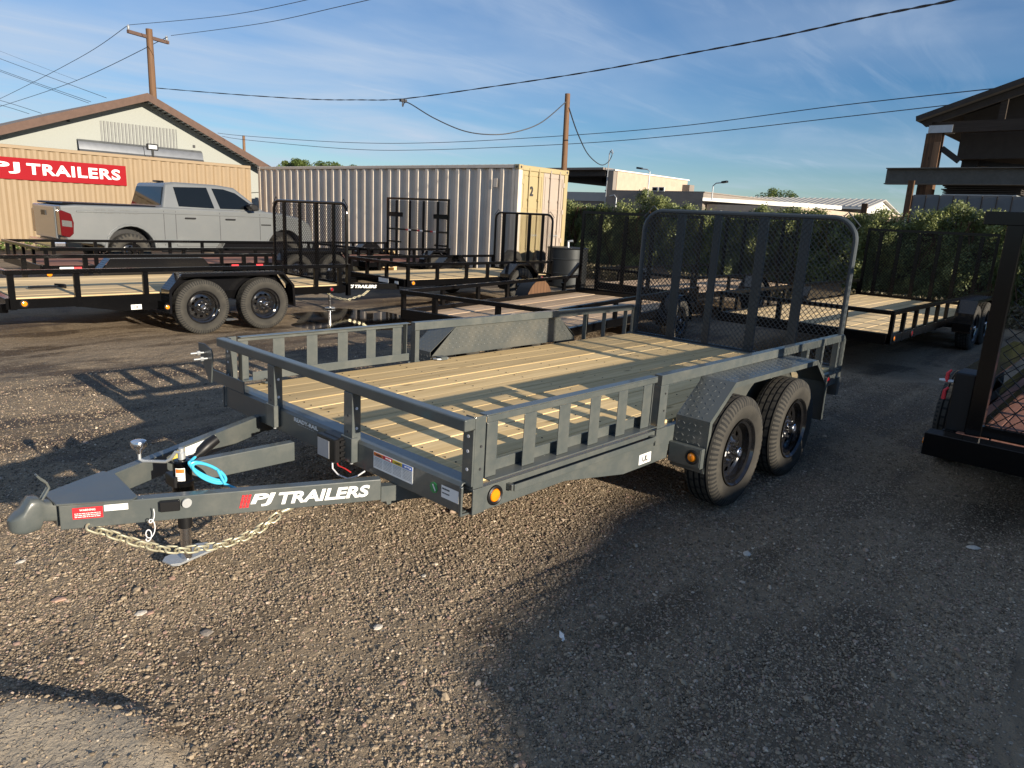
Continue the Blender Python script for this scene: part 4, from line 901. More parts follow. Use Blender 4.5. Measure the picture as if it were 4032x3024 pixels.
# ------------------------------------------------------------------ containers, banner, gable building
def corrugated(x0, x1, z0, z1, y, depth, pitch, out=-1, n=None):
    """trapezoid corrugation running along x, ribs vertical"""
    b = MB(); n = int((x1-x0)/pitch); p = (x1-x0)/n; pts = []
    for i in range(n):
        a = x0+i*p; pts += [(a, 0), (a+p*.24, 0), (a+p*.50, depth), (a+p*.74, depth)]
    pts.append((x1, 0)); vs = []
    for x, d in pts: vs += [(x, y-out*d if out < 0 else y+d, z0), (x, y-out*d if out < 0 else y+d, z1)]
    b.add(vs, [(2*i, 2*i+2, 2*i+3, 2*i+1) for i in range(len(pts)-1)]); return b
def container():
    # long side faces -x: built along local x then turned
    T = thing('shipping_container', 'long beige shipping container with yellow and pinkish doors, number 2 on the door', 'shipping container', (11.54, 10.47, .05), R(1.9)); H = 2.86; Lc = 12.45; Wc = 2.05
    # side wall along +y, facing -x
    b = corrugated(.12, Lc-.12, .14, H-.10, 0, .085, .395, -1)
    b.v = [(y, x, z) for x, y, z in b.v]; b.build('side_wall', CONT, T)
    b = corrugated(.12, Lc-.12, .14, H-.10, 0, .085, .395, -1); b.v = [(Wc-y-.0, x, z) for x, y, z in b.v]; b.build('side_wall', CONT, T)
    f = MB()
    for x in (0, Wc): 
        f.box(x-.005 if x == 0 else x-.06, x+.06 if x == 0 else x+.005, .16, Lc-.16, H-.09, H); f.box(x-.005 if x == 0 else x-.06, x+.06 if x == 0 else x+.005, .16, Lc-.16, 0, .13)
    f.build('side_rail', CONT, T, bevel=.01)
    for x in (0, Wc-.15):
        for y in (0, Lc-.15): MB().box(x, x+.15, y, y+.15, .12, H-.12).build('corner_post', CDOOR if y == 0 and x > 0 else CONT, T, bevel=.01)
    for x in (-.008, Wc-.152):
        for y in (-.008, Lc-.152):
            for z in (-.004, H-.118):
                c = MB().box(x, x+.16, y, y+.16, z, z+.122).build('corner_casting', CDOOR if y < 0 else CONT, T, bevel=.008)
                MB().cyl((x+.08, y-.002, z+.06), .032, 0, .004, 'y', 12).build('casting_hole', INK, c); MB().cyl((x-.002, y+.08, z+.06), .032, 0, .004, 'x', 12).build('casting_hole', INK, c)
    r = MB(); n = 60
    for i in range(n):
        a = .1+(Lc-.2)*i/n; w = (Lc-.2)/n; r.add([(.05, a, H-.02), (Wc-.05, a, H-.02), (Wc-.05, a+w*.5, H+.01), (.05, a+w*.5, H+.01), (.05, a+w, H-.02), (Wc-.05, a+w, H-.02)], [(0, 1, 2, 3), (3, 2, 5, 4)])
    r.build('roof', GALV, T)
    MB().box(.05, Wc-.05, Lc-.06, Lc-.02, .1, H-.1).build('end_wall', CONT, T)
    hd = MB().box(.15, Wc-.15, -.004, .06, H-.13, H-.005).build('door_header', CDOOR, T, bevel=.01); MB().box(.15, Wc-.15, -.004, .06, 0.0, .12).build('door_sill', CDOOR, T, bevel=.01)
    w = (Wc-.32)/2
    for i, m in enumerate((CDOOR, CDOORP)):
        x0 = .155+i*(w+.01); d = MB().box(x0, x0+w, .02, .06, .125, H-.135).build('door', m, T, bevel=.006)
        for z0, z1 in ((.2, .62), (.70, 1.1), (1.18, 1.72), (1.80, 2.64)):
            q = MB(); q.box(x0+.06, x0+w-.06, .008, .0195, z0, z0+.03); q.box(x0+.06, x0+w-.06, .008, .0195, z1-.03, z1); q.box(x0+.06, x0+.09, .008, .0195, z0+.031, z1-.031); q.box(x0+w-.09, x0+w-.06, .008, .0195, z0+.031, z1-.031); q.build('door_swage', m, d)
        for xx in (x0+w*.3, x0+w*.75):
            MB().tube([(xx, -.01, .08), (xx, -.01, H-.06)], .018, 8).build('lock_rod', m, d, smooth=True)
            for z in (.3, 1.2, 2.0, 2.6): MB().box(xx-.04, xx+.04, -.035, .018, z, z+.05).build('rod_guide', m, d)
        for z in (.35, .95, 1.7, 2.4): MB().box(x0-.02 if i == 0 else x0+w-.06, x0+.06 if i == 0 else x0+w+.02, -.008, .018, z, z+.12).build('hinge', m, d)
        MB().box(x0+w*.3, x0+w*.75, -.04, -.029, 1.12, 1.15).build('handle', GALV, d)
    text('number', '2', INK, T, (.155+w*.36, -.001, 2.12), (1, 0, 0), (0, 0, 1), .13, .24, off=.03)
    MB().box(-.012, -.004, .72, .84, 2.3, 2.52).build('vent', CONT, T)
    return T
container()
def tan_wall():
    T = thing('storage_container', 'tan corrugated steel container side wall carrying the red banner', 'container', (-8, 23.1, 0)); H = 2.93
    corrugated(0, 18.95, .15, H-.1, 0, .04, .29, -1).build('side_wall', TANW, T)
    MB().box(0, 18.95, -.02, .05, H-.1, H).build('top_rail', TANW, T, bevel=.01); MB().box(0, 18.95, -.02, .05, 0, .15).build('bottom_rail', TANW, T)
    MB().box(0, 18.95, .06, 2.3, .02, H-.02).build('box_body', TANW, T)
tan_wall()
bn = MB().box(2.15, 6.73, 23.06, 23.075, 1.97, 2.58).build('banner', mat('banner_red', (.27, .012, .018), .8, spec=.1, var=.04), None, bevel=.003); tag(bn, 'red banner with white capital lettering hung on the tan container', 'banner')
text('lettering', 'PJ', WHITE, bn, (3.15, 23.058, 2.13), (1, 0, 0), (0, 0, 1), .71, .32, off=.03, spacing=1.15)
text('lettering', 'TRAILERS', WHITE, bn, (4.03, 23.058, 2.13), (1, 0, 0), (0, 0, 1), 2.52, .32, off=.03, spacing=1.1)
fl = thing('flood_light', 'small flood light on a short post above the tan container', 'flood light', (7.64, 23.2, 2.93))
MB().box(-.03, .03, -.03, .03, 0, .3).build('post', BPLAST, fl); MB().box(-.12, .12, -.03, 0, 0, .02).build('foot', FASC, fl)
h = MB().box(-.18, .18, -.04, .05, .22, .42).build('lamp_head', BPLAST, fl, bevel=.02); MB().box(-.13, .13, -.046, -.041, .26, .38).build('lens', GALV, h)
def gable():
    T = thing('gable_building', 'cream building with brown gable fascia behind the tan container', 'building', (0, 27, 0))
    ax, az = 8.8, 5.1; lx, lz = -4, .2; sl = (5.1-3.2)/(8.8-4.33); sr = (5.43-3.19)/(13.77-8.85)
    L_ = 15.0; zl = az-(ax+6)*.365; zr_ = az-(L_-ax)*.455
    MB().prism([(-6, 0), (L_, 0), (L_, zr_), (ax, az), (-6, zl)], 'y', 0, .2).build('gable_wall', CREAM, T)
    # roof slabs with overhang towards us
    for (x0, z0, x1, z1) in ((-6.5, zl-.18, ax, az+.02), (ax, az+.02, L_+.5, zr_-.23)):
        b = MB(); b.add([(x0, -.62, z0+.05), (x1, -.62, z1+.05), (x1, 12, z1+.05), (x0, 12, z0+.05), (x0, -.62, z0+.17), (x1, -.62, z1+.17), (x1, 12, z1+.17), (x0, 12, z0+.17)], [(3, 2, 1, 0), (4, 5, 6, 7), (0, 1, 5, 4), (1, 2, 6, 5), (2, 3, 7, 6), (3, 0, 4, 7)]); b.build('roof', ROOFG, T)
        MB().add([(x0, -.66, z0-.08), (x1, -.66, z1-.08), (x1, -.66, z1+.19), (x0, -.66, z0+.19), (x0, -.625, z0-.08), (x1, -.625, z1-.08), (x1, -.625, z1+.19), (x0, -.625, z0+.19)], [(0, 1, 2, 3), (7, 6, 5, 4), (0, 4, 5, 1), (3, 2, 6, 7), (0, 3, 7, 4), (1, 5, 6, 2)]).build('fascia_board', FASC, T)
        q = MB(); n = int(abs(x1-x0)/.16)
        for i in range(n):
            f0 = i/n; f1 = (i+.5)/n; q.add([(x0+(x1-x0)*f, y, z0+(z1-z0)*f-.02) for f in (f0, f1) for y in (-.6, 0)]+[(x0+(x1-x0)*f, y, z0+(z1-z0)*f+.03) for f in (f0, f1) for y in (-.6, 0)], [(0, 1, 3, 2), (4, 6, 7, 5), (0, 2, 6, 4)])
        q.build('soffit_sheet', GALV, T)
    b = corrugated(7.35, 10.0, 3.46, 4.22, -.03, .035, .12, -1); b.build('vent_panel', mat('vent_sheet', (.2, .205, .2), .5, var=.2), T)
    # long sheet-metal trough
    c = MB(); pr = [(-.05, 3.52), (-.16, 3.44), (-.20, 3.32), (-.22, 3.18), (-.32, 3.08)]
    for (x0, x1) in ((6.55, 8.7), (8.72, 10.9)):
        q = MB(); vs = [(x0, y, z) for y, z in pr]+[(x1, y, z) for y, z in pr]; m = len(pr); q.add(vs, [(i, i+1, m+i+1, m+i) for i in range(m-1)]); q.build('metal_trough', mat('trough_metal', (.16, .17, .185), .35, metal=.6, var=.2), T, smooth=True)
    for x, z in ((6.3, 4.05), (10.6, 3.62)): MB().box(x, x+.09, -.03, 0, z, z+.1).build('vent_hole', INK, T)
gable()
# ------------------------------------------------------------------ utility poles and cables
def pole(label, x, y, h, r, arm=None, lean=(0, 0)):
    T = thing('utility_pole', label, 'utility pole', (x, y, 0)); n = 10
    MB().tube([(lean[0]*k/n, lean[1]*k/n, h*k/n) for k in range(n+1)], [r*(1.15-.3*k/n) for k in range(n+1)], 12).build('pole_shaft', POLEW, T, smooth=True)
    if arm:
        a = MB().beam(arm[0], arm[1], .12, .13).build('crossarm', FASC, T)
        for p in (Vector(arm[0]).lerp(Vector(arm[1]), .02), Vector(arm[0]).lerp(Vector(arm[1]), .96)): MB().lathe([(.06, .03), (.1, .05), (.16, .05), (.2, .06), (.26, .03), (.26, 0)], 12, p, 'z').build('insulator', GALV, a, smooth=True)
    return T
pole('tall wooden utility pole with a crossarm rising behind the cream gable building', 11.15, 32, 8.62, .155, ((-.95, -.3, 8.3), (.98, .45, 8.32)), lean=(.02, 0))
pole('plain wooden pole rising behind the steel container doors', 20.1, 15.95, 6.2, .115, lean=(-.12, .03))
pole('thin distant pole beyond the gable roof slope', 29.4, 60, 7.3, .13)
def cable(label, pts, r, sub=14, twist=0, group=None):
    P = [Vector(p) for p in pts]; path = []
    for i in range(len(P)-1):      # Catmull-Rom
        a, b, c, d = P[max(i-1, 0)], P[i], P[i+1], P[min(i+2, len(P)-1)]
        for k in range(sub):
            t = k/sub; path.append(.5*((2*b)+(c-a)*t+(2*a-5*b+4*c-d)*t*t+(3*b-a-3*c+d)*t**3))
    path.append(P[-1]); m = MB()
    if twist:
        for s in (0, math.pi): m.tube([p+Vector((0, 0, 1))*twist*math.sin(i*.9+s)+Vector((.6, -.6, 0))*twist*math.cos(i*.9+s) for i, p in enumerate(path)], r, 5)
    else: m.tube(path, r, 5)
    o = m.build('overhead_cable', INK, None, smooth=True); return tag(o, label, 'cable', group)
def sag(a, b, s, n=8): a = Vector(a); b = Vector(b); return [a.lerp(b, k/n)-Vector((0, 0, s*4*(k/n)*(1-k/n))) for k in range(n+1)]
cable('thick twisted overhead cable crossing the whole sky and rising to the upper right', [(10.99, 31.2, 6.18), (11.64, 25.72, 5.64), (12.47, 21.64, 5.31), (13.01, 19.5, 5.22), (13.42, 17.51, 5.18), (13.26, 13.12, 5.2), (12.97, 9.63, 5.21), (12.26, 6.58, 5.16), (11.58, 4.26, 5.09), (10.53, 2.31, 4.94), (9.07, 0.74, 4.62), (7.3, -0.51, 4.24)], 0.010, twist=0.010)
cable('slack service drop hanging from the twisted cable to the bare wooden pole', [(13.42, 17.51, 5.18), (13.38, 17.47, 4.94), (13.51, 17.38, 5.07), (13.74, 16.33, 4.57), (14.29, 15.45, 4.2), (14.99, 14.82, 4.15), (15.85, 14.55, 4.34), (16.73, 14.34, 4.72), (17.86, 14.3, 5.5)], 0.018)
cable('slack cable falling from the bare wooden pole to the roof mast on the right', [(17.9, 14.18, 5.31), (19.64, 15.12, 4.74), (23.15, 17.24, 4.34), (26.83, 19.27, 4.24), (28.81, 20.26, 4.55), (29.0, 20.19, 4.94), (28.95, 20.3, 5.1)], 0.022)
cable('upper of the two thin long cables crossing above the container', [(26.98, 59.8, 7.23), (28.47, 58.12, 7.11), (28.05, 42.98, 6.1), (29.08, 34.17, 5.92), (30.7, 24.87, 6.19), (29.79, 16.75, 6.26), (28.48, 9.13, 6.52), (26.03, 2.62, 6.39), (24.5, -0.32, 6.28)], 0.018)
cable('lower of the two thin long cables crossing above the container', [(27.21, 59.46, 6.98), (28.6, 57.86, 6.78), (27.99, 42.89, 5.67), (29.02, 35.61, 5.5), (30.64, 24.77, 5.72), (29.73, 16.66, 5.83), (29.5, 9.43, 6.22), (28.98, 3.99, 6.46), (27.28, 1.22, 6.31)], 0.018)
cable('thin cable from the left end of the crossarm to the top edge', [(10.53, 32.6, 8.72), (11.54, 25.27, 8.34), (11.9, 18.71, 8.16), (11.59, 12.82, 7.78)], 0.011)
cable('thin cable from the right end of the crossarm to the top edge', [(12.01, 31.82, 8.51), (12.27, 24.38, 8.09), (11.84, 18.63, 7.74), (11.27, 13.03, 7.38)], 0.011)
cable('thin cable running left and back from the left crossarm end', [(10.5, 32.62, 8.67), (11.16, 40.95, 8.42), (10.85, 56.17, 7.41), (10.01, 65.97, 6.66)], 0.013)
cable('thin cable running left and back from the right crossarm end', [(11.89, 31.92, 8.44), (12.31, 45.59, 7.89), (12.44, 63.64, 7.6), (11.81, 76.38, 7.17)], 0.015)
cable('highest of the thin cables slanting down at the left edge', [(10.39, 64.55, 12.42), (10.71, 54.22, 10.05), (12.31, 45.59, 7.89)], 0.007, group='cables slanting down behind the gable roof')
cable('second highest thin cable slanting down at the left edge', [(10.3, 64.42, 11.78), (10.64, 54.12, 9.59), (13.31, 44.19, 7.0)], 0.014, group='cables slanting down behind the gable roof')
cable('upper cable of the close pair slanting towards the gable roof', [(10.19, 64.27, 11.04), (10.54, 53.99, 8.91), (12.68, 44.78, 6.74)], 0.014, group='cables slanting down behind the gable roof')
cable('lower cable of the close pair slanting towards the gable roof', [(10.17, 64.24, 10.88), (10.53, 53.97, 8.82), (12.58, 44.86, 6.67)], 0.014, group='cables slanting down behind the gable roof')
cable('upper of the two low thin cables above the roof at far left', [(9.82, 63.74, 8.38), (10.28, 53.62, 7.06), (10.68, 46.7, 5.97)], 0.014, group='cables slanting down behind the gable roof')
cable('lowest thin cable just above the roof at far left', [(9.77, 63.68, 8.06), (10.24, 53.56, 6.78), (10.2, 47.21, 5.91)], 0.014, group='cables slanting down behind the gable roof')
sp = MB().box(-.12, .12, -.05, .05, -.06, .03).build('cable_splice', INK, None, loc=(13.42, 17.5, 5.14)); tag(sp, 'dark splice clamp hanging on the twisted cable above the container', 'splice clamp')
# ------------------------------------------------------------------ far buildings on the right
def open_canopy():
    T = thing('block_building', 'grey and tan block building with flat dark canopy right of the steel container', 'building', (32, 0, 0))
    MB().box(0, 8.6, 16.45, 22.6, 0, 3.27).build('lower_wall', BLOCKW, T); MB().box(0, 8.6, 16.4, 22.65, 3.275, 3.33).build('parapet', BLOCKW, T)
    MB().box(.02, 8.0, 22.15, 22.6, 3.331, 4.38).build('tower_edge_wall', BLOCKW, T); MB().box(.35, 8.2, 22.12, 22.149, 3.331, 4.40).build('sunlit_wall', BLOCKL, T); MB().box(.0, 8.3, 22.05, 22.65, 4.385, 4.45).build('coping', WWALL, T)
    MB().box(7.6, 8.2, 21.6, 22.11, 3.331, 4.1).build('end_pier', BLOCKW, T)
    MB().box(-.3, 7, 22.66, 27.5, 4.42, 4.54).build('canopy_roof', ROOFG, T)
    MB().box(0, 6.8, 22.7, 27.4, 4.1, 4.415).build('canopy_beams', DARKT, T); MB().box(1.5, 6.5, 24.0, 27.0, 3.85, 4.095).build('canopy_beams', DARKT, T)
    MB().box(.2, 5, 22.7, 27, 2.7, 3.2).build('low_roof', WROOF, T); MB().box(.3, 5, 22.7, 27, 0, 2.69).build('low_wall', BLOCKW, T)
    for y in (19.3, 18.9): 
        w = MB().box(-.05, -.003, y-.15, y+.2, 3.3, 3.52).build('window', WWALL, T); MB().box(-.056, -.051, y-.1, y+.15, 3.33, 3.49).build('pane', GLASS, w)
    MB().box(-.02, -.003, 16.8, 18.2, 2.35, 2.5).build('sign_panel', CREAM, T)
    MB().tube([(-.1, 22.2, 3.0), (-.1, 21.9, 3.05), (-.1, 21.75, 2.9), (-.1, 21.75, 2.4)], .035, 8).build('conduit', GALV, T)
    return T
open_canopy()
ms = MB().tube([(31.9, 22.5, 2.4), (31.9, 22.45, 5.3), (31.9, 22.3, 5.5), (31.9, 22.2, 5.3)], .03, 8).build('service_mast', GALV, None, smooth=True); tag(ms, 'thin service mast at the corner of the block building', 'mast')
def lamp_post(label, x, y, z0, z1, arm, flip=False):
    T = thing('yard_lamp', label, 'yard lamp', (x, y, 0)); MB().tube([(0, 0, z0), (0, 0, z1), (0, arm*.3, z1+.12), (0, arm, z1+.15)], .03, 8).build('lamp_arm', GALV, T, smooth=True)
    MB().beam((0, arm*.9, z1+.16), (0, arm*1.5, z1+.2), .2, .1).build('lamp_head', BPLAST, T, bevel=.02); return T
lamp_post('yard lamp leaning left above the grey block building', 31.8, 19.65, 3.0, 4.3, .55)
lamp_post('yard lamp with right arm above the white awning', 31.6, 15.75, 2.9, 3.6, -.5)
def annex():
    T = thing('awning_building', 'low pale building with sloping white awning beside the grey block wall', 'building', (32, 0, 0))
    MB().box(.3, 9, 11.5, 16.35, 0, 2.72).build('wall', BLOCKL, T)
    MB().add([(-.3, 16.3, 3.02), (3.4, 12.6, 3.0), (3.4, 12.6, 2.78), (-.3, 16.3, 2.86), (9, 16.3, 3.12), (9, 12.6, 3.1), (9, 12.6, 2.9), (9, 16.3, 2.95)], [(0, 1, 2, 3), (0, 4, 5, 1), (3, 2, 6, 7), (4, 7, 6, 5), (0, 3, 7, 4), (1, 5, 6, 2)]).build('awning', WWALL, T)
annex()
def warehouse():
    T = thing('warehouse', 'long low grey-roofed warehouse with white gable in the distance', 'warehouse', (60, 0, 0))
    b = MB(); b.prism([(0, 3.72), (4.2, 4.5), (9.0, 3.5), (9, 3.4), (4.2, 4.4), (0, 3.6)], 'y', 17.0, 40); b.build('roof', WROOF, T)
    q = MB()
    for i in range(46): y = 17.3+i*.5; q.prism([(0, 3.735), (4.2, 4.515), (4.2, 4.55), (0, 3.77)], 'y', y, y+.06)
    q.build('roof_ribs', WROOF, T, fix=False)
    MB().prism([(.4, 0), (.4, 3.62), (4.2, 4.38), (8.6, 3.45), (8.6, 0)], 'y', 17.3, 17.4).build('gable_wall', WWALL, T); MB().box(.4, .5, 17.41, 39, 0, 3.6).build('front_wall', BLOCKW, T)
    MB().box(-.9, -.1, 17.2, 30, 3.5, 3.62).build('eave', WWALL, T); MB().box(-1.0, 10, 15.2, 16.9, 0, 3.2).build('side_block', BLOCKL, T)
warehouse()
lo = MB().box(60, 72, 8.5, 15.1, 0, 3.05).build('low_building', BLOCKW, None); tag(lo, 'low brown distant building right of the white gable', 'building')
# timber shed and stacked sheets
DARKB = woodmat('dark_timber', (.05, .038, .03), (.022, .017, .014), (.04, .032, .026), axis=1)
def shed():
    T = thing('timber_shed', 'dark open timber shed with sloping roof and rust-stained post at right edge', 'shed', (20, 0, 0))
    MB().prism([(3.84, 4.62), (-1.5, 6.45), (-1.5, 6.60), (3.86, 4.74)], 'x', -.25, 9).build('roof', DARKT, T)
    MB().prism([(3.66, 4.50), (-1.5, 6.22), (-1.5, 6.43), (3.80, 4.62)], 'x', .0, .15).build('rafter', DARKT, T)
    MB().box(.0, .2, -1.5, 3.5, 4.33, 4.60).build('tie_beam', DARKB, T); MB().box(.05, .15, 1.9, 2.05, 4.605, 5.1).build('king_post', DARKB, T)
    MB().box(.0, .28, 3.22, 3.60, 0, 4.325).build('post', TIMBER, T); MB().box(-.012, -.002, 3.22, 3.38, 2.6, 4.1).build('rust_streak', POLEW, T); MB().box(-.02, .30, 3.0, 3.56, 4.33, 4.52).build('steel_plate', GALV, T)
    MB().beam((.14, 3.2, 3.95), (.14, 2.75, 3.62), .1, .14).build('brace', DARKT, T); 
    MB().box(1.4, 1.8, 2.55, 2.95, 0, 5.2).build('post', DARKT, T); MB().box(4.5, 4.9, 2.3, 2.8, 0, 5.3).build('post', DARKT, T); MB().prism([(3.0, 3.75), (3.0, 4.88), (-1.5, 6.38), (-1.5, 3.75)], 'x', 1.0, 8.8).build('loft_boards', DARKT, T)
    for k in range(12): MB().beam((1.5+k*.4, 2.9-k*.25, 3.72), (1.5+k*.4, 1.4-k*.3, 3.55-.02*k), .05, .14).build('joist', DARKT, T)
shed()
bm_ = MB(); bm_.box(19.3, 19.34, -1.5, 4.22, 3.0, 3.36); bm_.box(19.2, 19.45, -1.5, 4.22, 3.365, 3.39); bm_.box(19.2, 19.45, -1.5, 4.22, 2.97, 2.995)
bmo = bm_.build('steel_beam', mat('old_galv_beam', (.10, .09, .075), .8, var=.3, scale=14, dirt=.4, dirtcol=(.2, .18, .15)), None); tag(bmo, 'long weathered horizontal steel beam in front of the timber shed', 'steel beam')
st = thing('sheet_stack', 'stack of corrugated sheets on the platform under the steel beam', 'sheet stack', (19.6, 0, 0))
for k in range(6): MB().box(.0, 2.0, 1.25-k*.03+rng.uniform(-.05, .05), 2.95-rng.uniform(0, .1), 2.73+k*.045, 2.755+k*.045).build('sheet', GALV if k < 1 else DARKT, st)
fp = thing('sheet_fence', 'grey sheet-metal fence panels above the hedge at right', 'fence', (19.0, 0, 0))
FEN = mat('fence_sheet', (.13, .14, .15), .7, var=.25, scale=3, dirt=.4, dirtcol=(.1, .1, .1))
for k in range(12):
    w = .31; o = MB().box(0, .02, 3.4-(k+1)*w+.008, 3.4-k*w-.008, 1.2, 2.70+rng.uniform(-.01, .01)).build('panel', FEN, fp); o.rotation_euler = (0, rng.uniform(-.03, .03)*.0, 0)
    MB().box(-.015, .0, 3.4-k*w-.012, 3.4-k*w+.012, 1.2, 2.68).build('panel_lap', DARKT, fp)
MB().box(-.05, .05, 3.42, 3.56, .8, 3.05).build('post', TIMBER, fp)
ps = MB().box(19.0, 19.13, 4.5, 4.63, 0, 2.45).build('wooden_post', TIMBER, None, bevel=.01); tag(ps, 'short dark wooden post standing up behind the hedge', 'post')
# ------------------------------------------------------------------ vegetation
def leafmat(name, c1, c2):
    m, nt, b = nodes(name); N = nt.nodes; Lk = nt.links.new
    tc = N.new('ShaderNodeTexCoord'); n = N.new('ShaderNodeTexNoise'); n.inputs['Scale'].default_value = 2.2; n.inputs['Detail'].default_value = 8; n.inputs['Roughness'].default_value = .8; Lk(tc.outputs['Object'], n.inputs['Vector'])
    r = N.new('ShaderNodeValToRGB'); r.color_ramp.elements[0].position = .38; r.color_ramp.elements[0].color = (*c1, 1); r.color_ramp.elements[1].position = .66; r.color_ramp.elements[1].color = (*c2, 1)
    Lk(n.outputs['Fac'], r.inputs[0]); Lk(r.outputs[0], b.inputs['Base Color']); b.inputs['Roughness'].default_value = .55
    tr = N.new('ShaderNodeBsdfTranslucent'); Lk(r.outputs[0], tr.inputs[0]); ms_ = N.new('ShaderNodeMixShader'); ms_.inputs[0].default_value = .3
    out = N['Material Output']; Lk(b.outputs[0], ms_.inputs[1]); Lk(tr.outputs[0], ms_.inputs[2]); Lk(ms_.outputs[0], out.inputs[0]); MATS[name] = m; return m
LEAF = leafmat('ivy_leaf', (.09, .12, .045), (.36, .39, .145)); LEAF2 = leafmat('tree_leaf', (.05, .09, .02), (.16, .2, .05)); DRYL = leafmat('dry_leaf', (.12, .1, .06), (.3, .26, .16))
def leaves(pts, size, nr, tri=False):
    """numpy leaf quads at points"""
    n = len(pts); a = nr.normal(size=(n, 3)); a /= np.linalg.norm(a, axis=1)[:, None]; b = np.cross(a, nr.normal(size=(n, 3))); b /= np.linalg.norm(b, axis=1)[:, None]
    s = (size*nr.uniform(.5, 1.4, n))[:, None]; a = a*s; b = b*s*.6
    v = np.stack([pts-a, pts-b*.9, pts+a, pts+b*.9], 1).reshape(-1, 3); me = bpy.data.meshes.new('foliage')
    me.vertices.add(4*n); me.vertices.foreach_set('co', v.ravel()); me.loops.add(4*n); me.loops.foreach_set('vertex_index', np.arange(4*n)); me.polygons.add(n)
    me.polygons.foreach_set('loop_start', np.arange(0, 4*n, 4)); me.polygons.foreach_set('loop_total', np.full(n, 4)); me.update(); me.validate(); return me
def hedge():
    T = thing('ivy_hedge', 'long ivy-covered fence closing the yard behind the trailers, from container to right edge', 'hedge', (15.4, 0, 0)); nr = np.random.RandomState(3)
    n = 300000; y = nr.uniform(-4.5, 12.2, n); z = nr.uniform(0, 1, n)
    ph = np.sin(y*1.7)*.10+np.sin(y*4.3+1)*.06+np.sin(y*.6+2)*.08+.05*np.sin(y*9.1)
    top = 2.0+ph+.35*np.exp(-((y-9.2)/.7)**2)+.28*np.exp(-((y-2.4)/1.3)**2)+.2*np.exp(-((y-5.6)/.8)**2)
    z = z*top; lump = .18*np.sin(y*2.6+z*2.1)+.14*np.sin(y*5.9-z*4.3+1.3)+.1*np.sin(y*11+z*8)
    front = -.30+lump*.65; x = front+nr.exponential(.16, n)
    hole = np.sin(y*3.1+np.sin(z*3)*1.5)*np.sin(z*5.3+y*1.3)+np.sin(y*8.3)*np.sin(z*9.7+1)*.6
    keep = (nr.uniform(size=n) > np.clip(hole*.9, 0, .85))
    pts = np.stack([x, y, z+nr.normal(0, .04, n)], 1)[keep]
    me = leaves(pts, .029, nr); me.materials.append(LEAF); link('foliage', me, T, kind='stuff')
    m = 16000; y = nr.uniform(-4.5, 12.2, m); z = nr.uniform(0, .5, m)**1.2; pts = np.stack([-.55+nr.uniform(-.3, .3, m)-z*.1, y, z], 1); me = leaves(pts, .035, nr); me.materials.append(DRYL); link('dry_foliage', me, T, kind='stuff')
    k = MB(); 
    for i in range(260):
        yy = rng.uniform(-4.4, 12); a = Vector((-.1+rng.uniform(-.15, .2), yy, 0)); p = [a]
        for q in range(4): p.append(p[-1]+Vector((rng.uniform(-.08, .08), rng.uniform(-.2, .2), .5)))
        k.tube(p, rng.uniform(.006, .014), 4)
    k.build('stems', TIMBER, T, fix=False, kind='stuff'); MB().box(.28, .33, -4.5, 12.2, 0, 1.95).build('board_fence', DARKT, T)
    for i in range(8): MB().cyl((.2, -4+i*2.2, 0), .03, 0, 2.05, 'z', 8).build('fence_post', GALV, T)
hedge()
def tree(label, x, y, h, cr, trunk, nl, group=None, m=None, seed=0):
    T = thing('tree', label, 'tree', (x, y, 0), 0, group); nr = np.random.RandomState(seed+11); rr = random.Random(seed)
    k = MB(); k.tube([(0, 0, 0), (.1, 0, trunk*.5), (.05, .05, trunk), (.1, .1, h*.8)], [.2, .16, .13, .05], 8)
    C_ = []
    for i in range(16):
        a = rr.uniform(0, 6.28); u = rr.uniform(.2, .9); p = Vector((cr*u*math.cos(a), cr*u*math.sin(a), trunk+(h-trunk)*rr.uniform(.15, .85))); k.tube([(.05, .05, trunk*.9), p*.5+Vector((0, 0, trunk*.5)), p], [.07, .04, .015], 5); C_.append((p, cr*rr.uniform(.22, .42)))
    k.build('trunk', TIMBER, T, fix=False); P = []
    for p, r in C_:
        q = nr.normal(size=(nl//16, 3)); q /= np.linalg.norm(q, axis=1)[:, None]; P.append(np.array(p)+q*r*(nr.uniform(0, 1, (nl//16, 1))**.45)*np.array([1, 1, .7]))
    me = leaves(np.concatenate(P), .07, nr); me.materials.append(m or LEAF2); link('crown', me, T, kind='stuff'); return T
tree('small pale green tree top behind the container, left one', 25.3, 45, 5.0, 1.3, 2.6, 6000, seed=1)
tree('wider green tree top behind the container, second from the left', 27.1, 45, 5.35, 1.5, 2.6, 7000, seed=2)
tree('green tree top behind the container, nearest the pole', 29.2, 45, 5.0, 1.2, 2.6, 5000, seed=3)
tree('round green tree top above the distant warehouse roof', 66, 27.2, 5.5, 1.9, 2.6, 6000, seed=4)
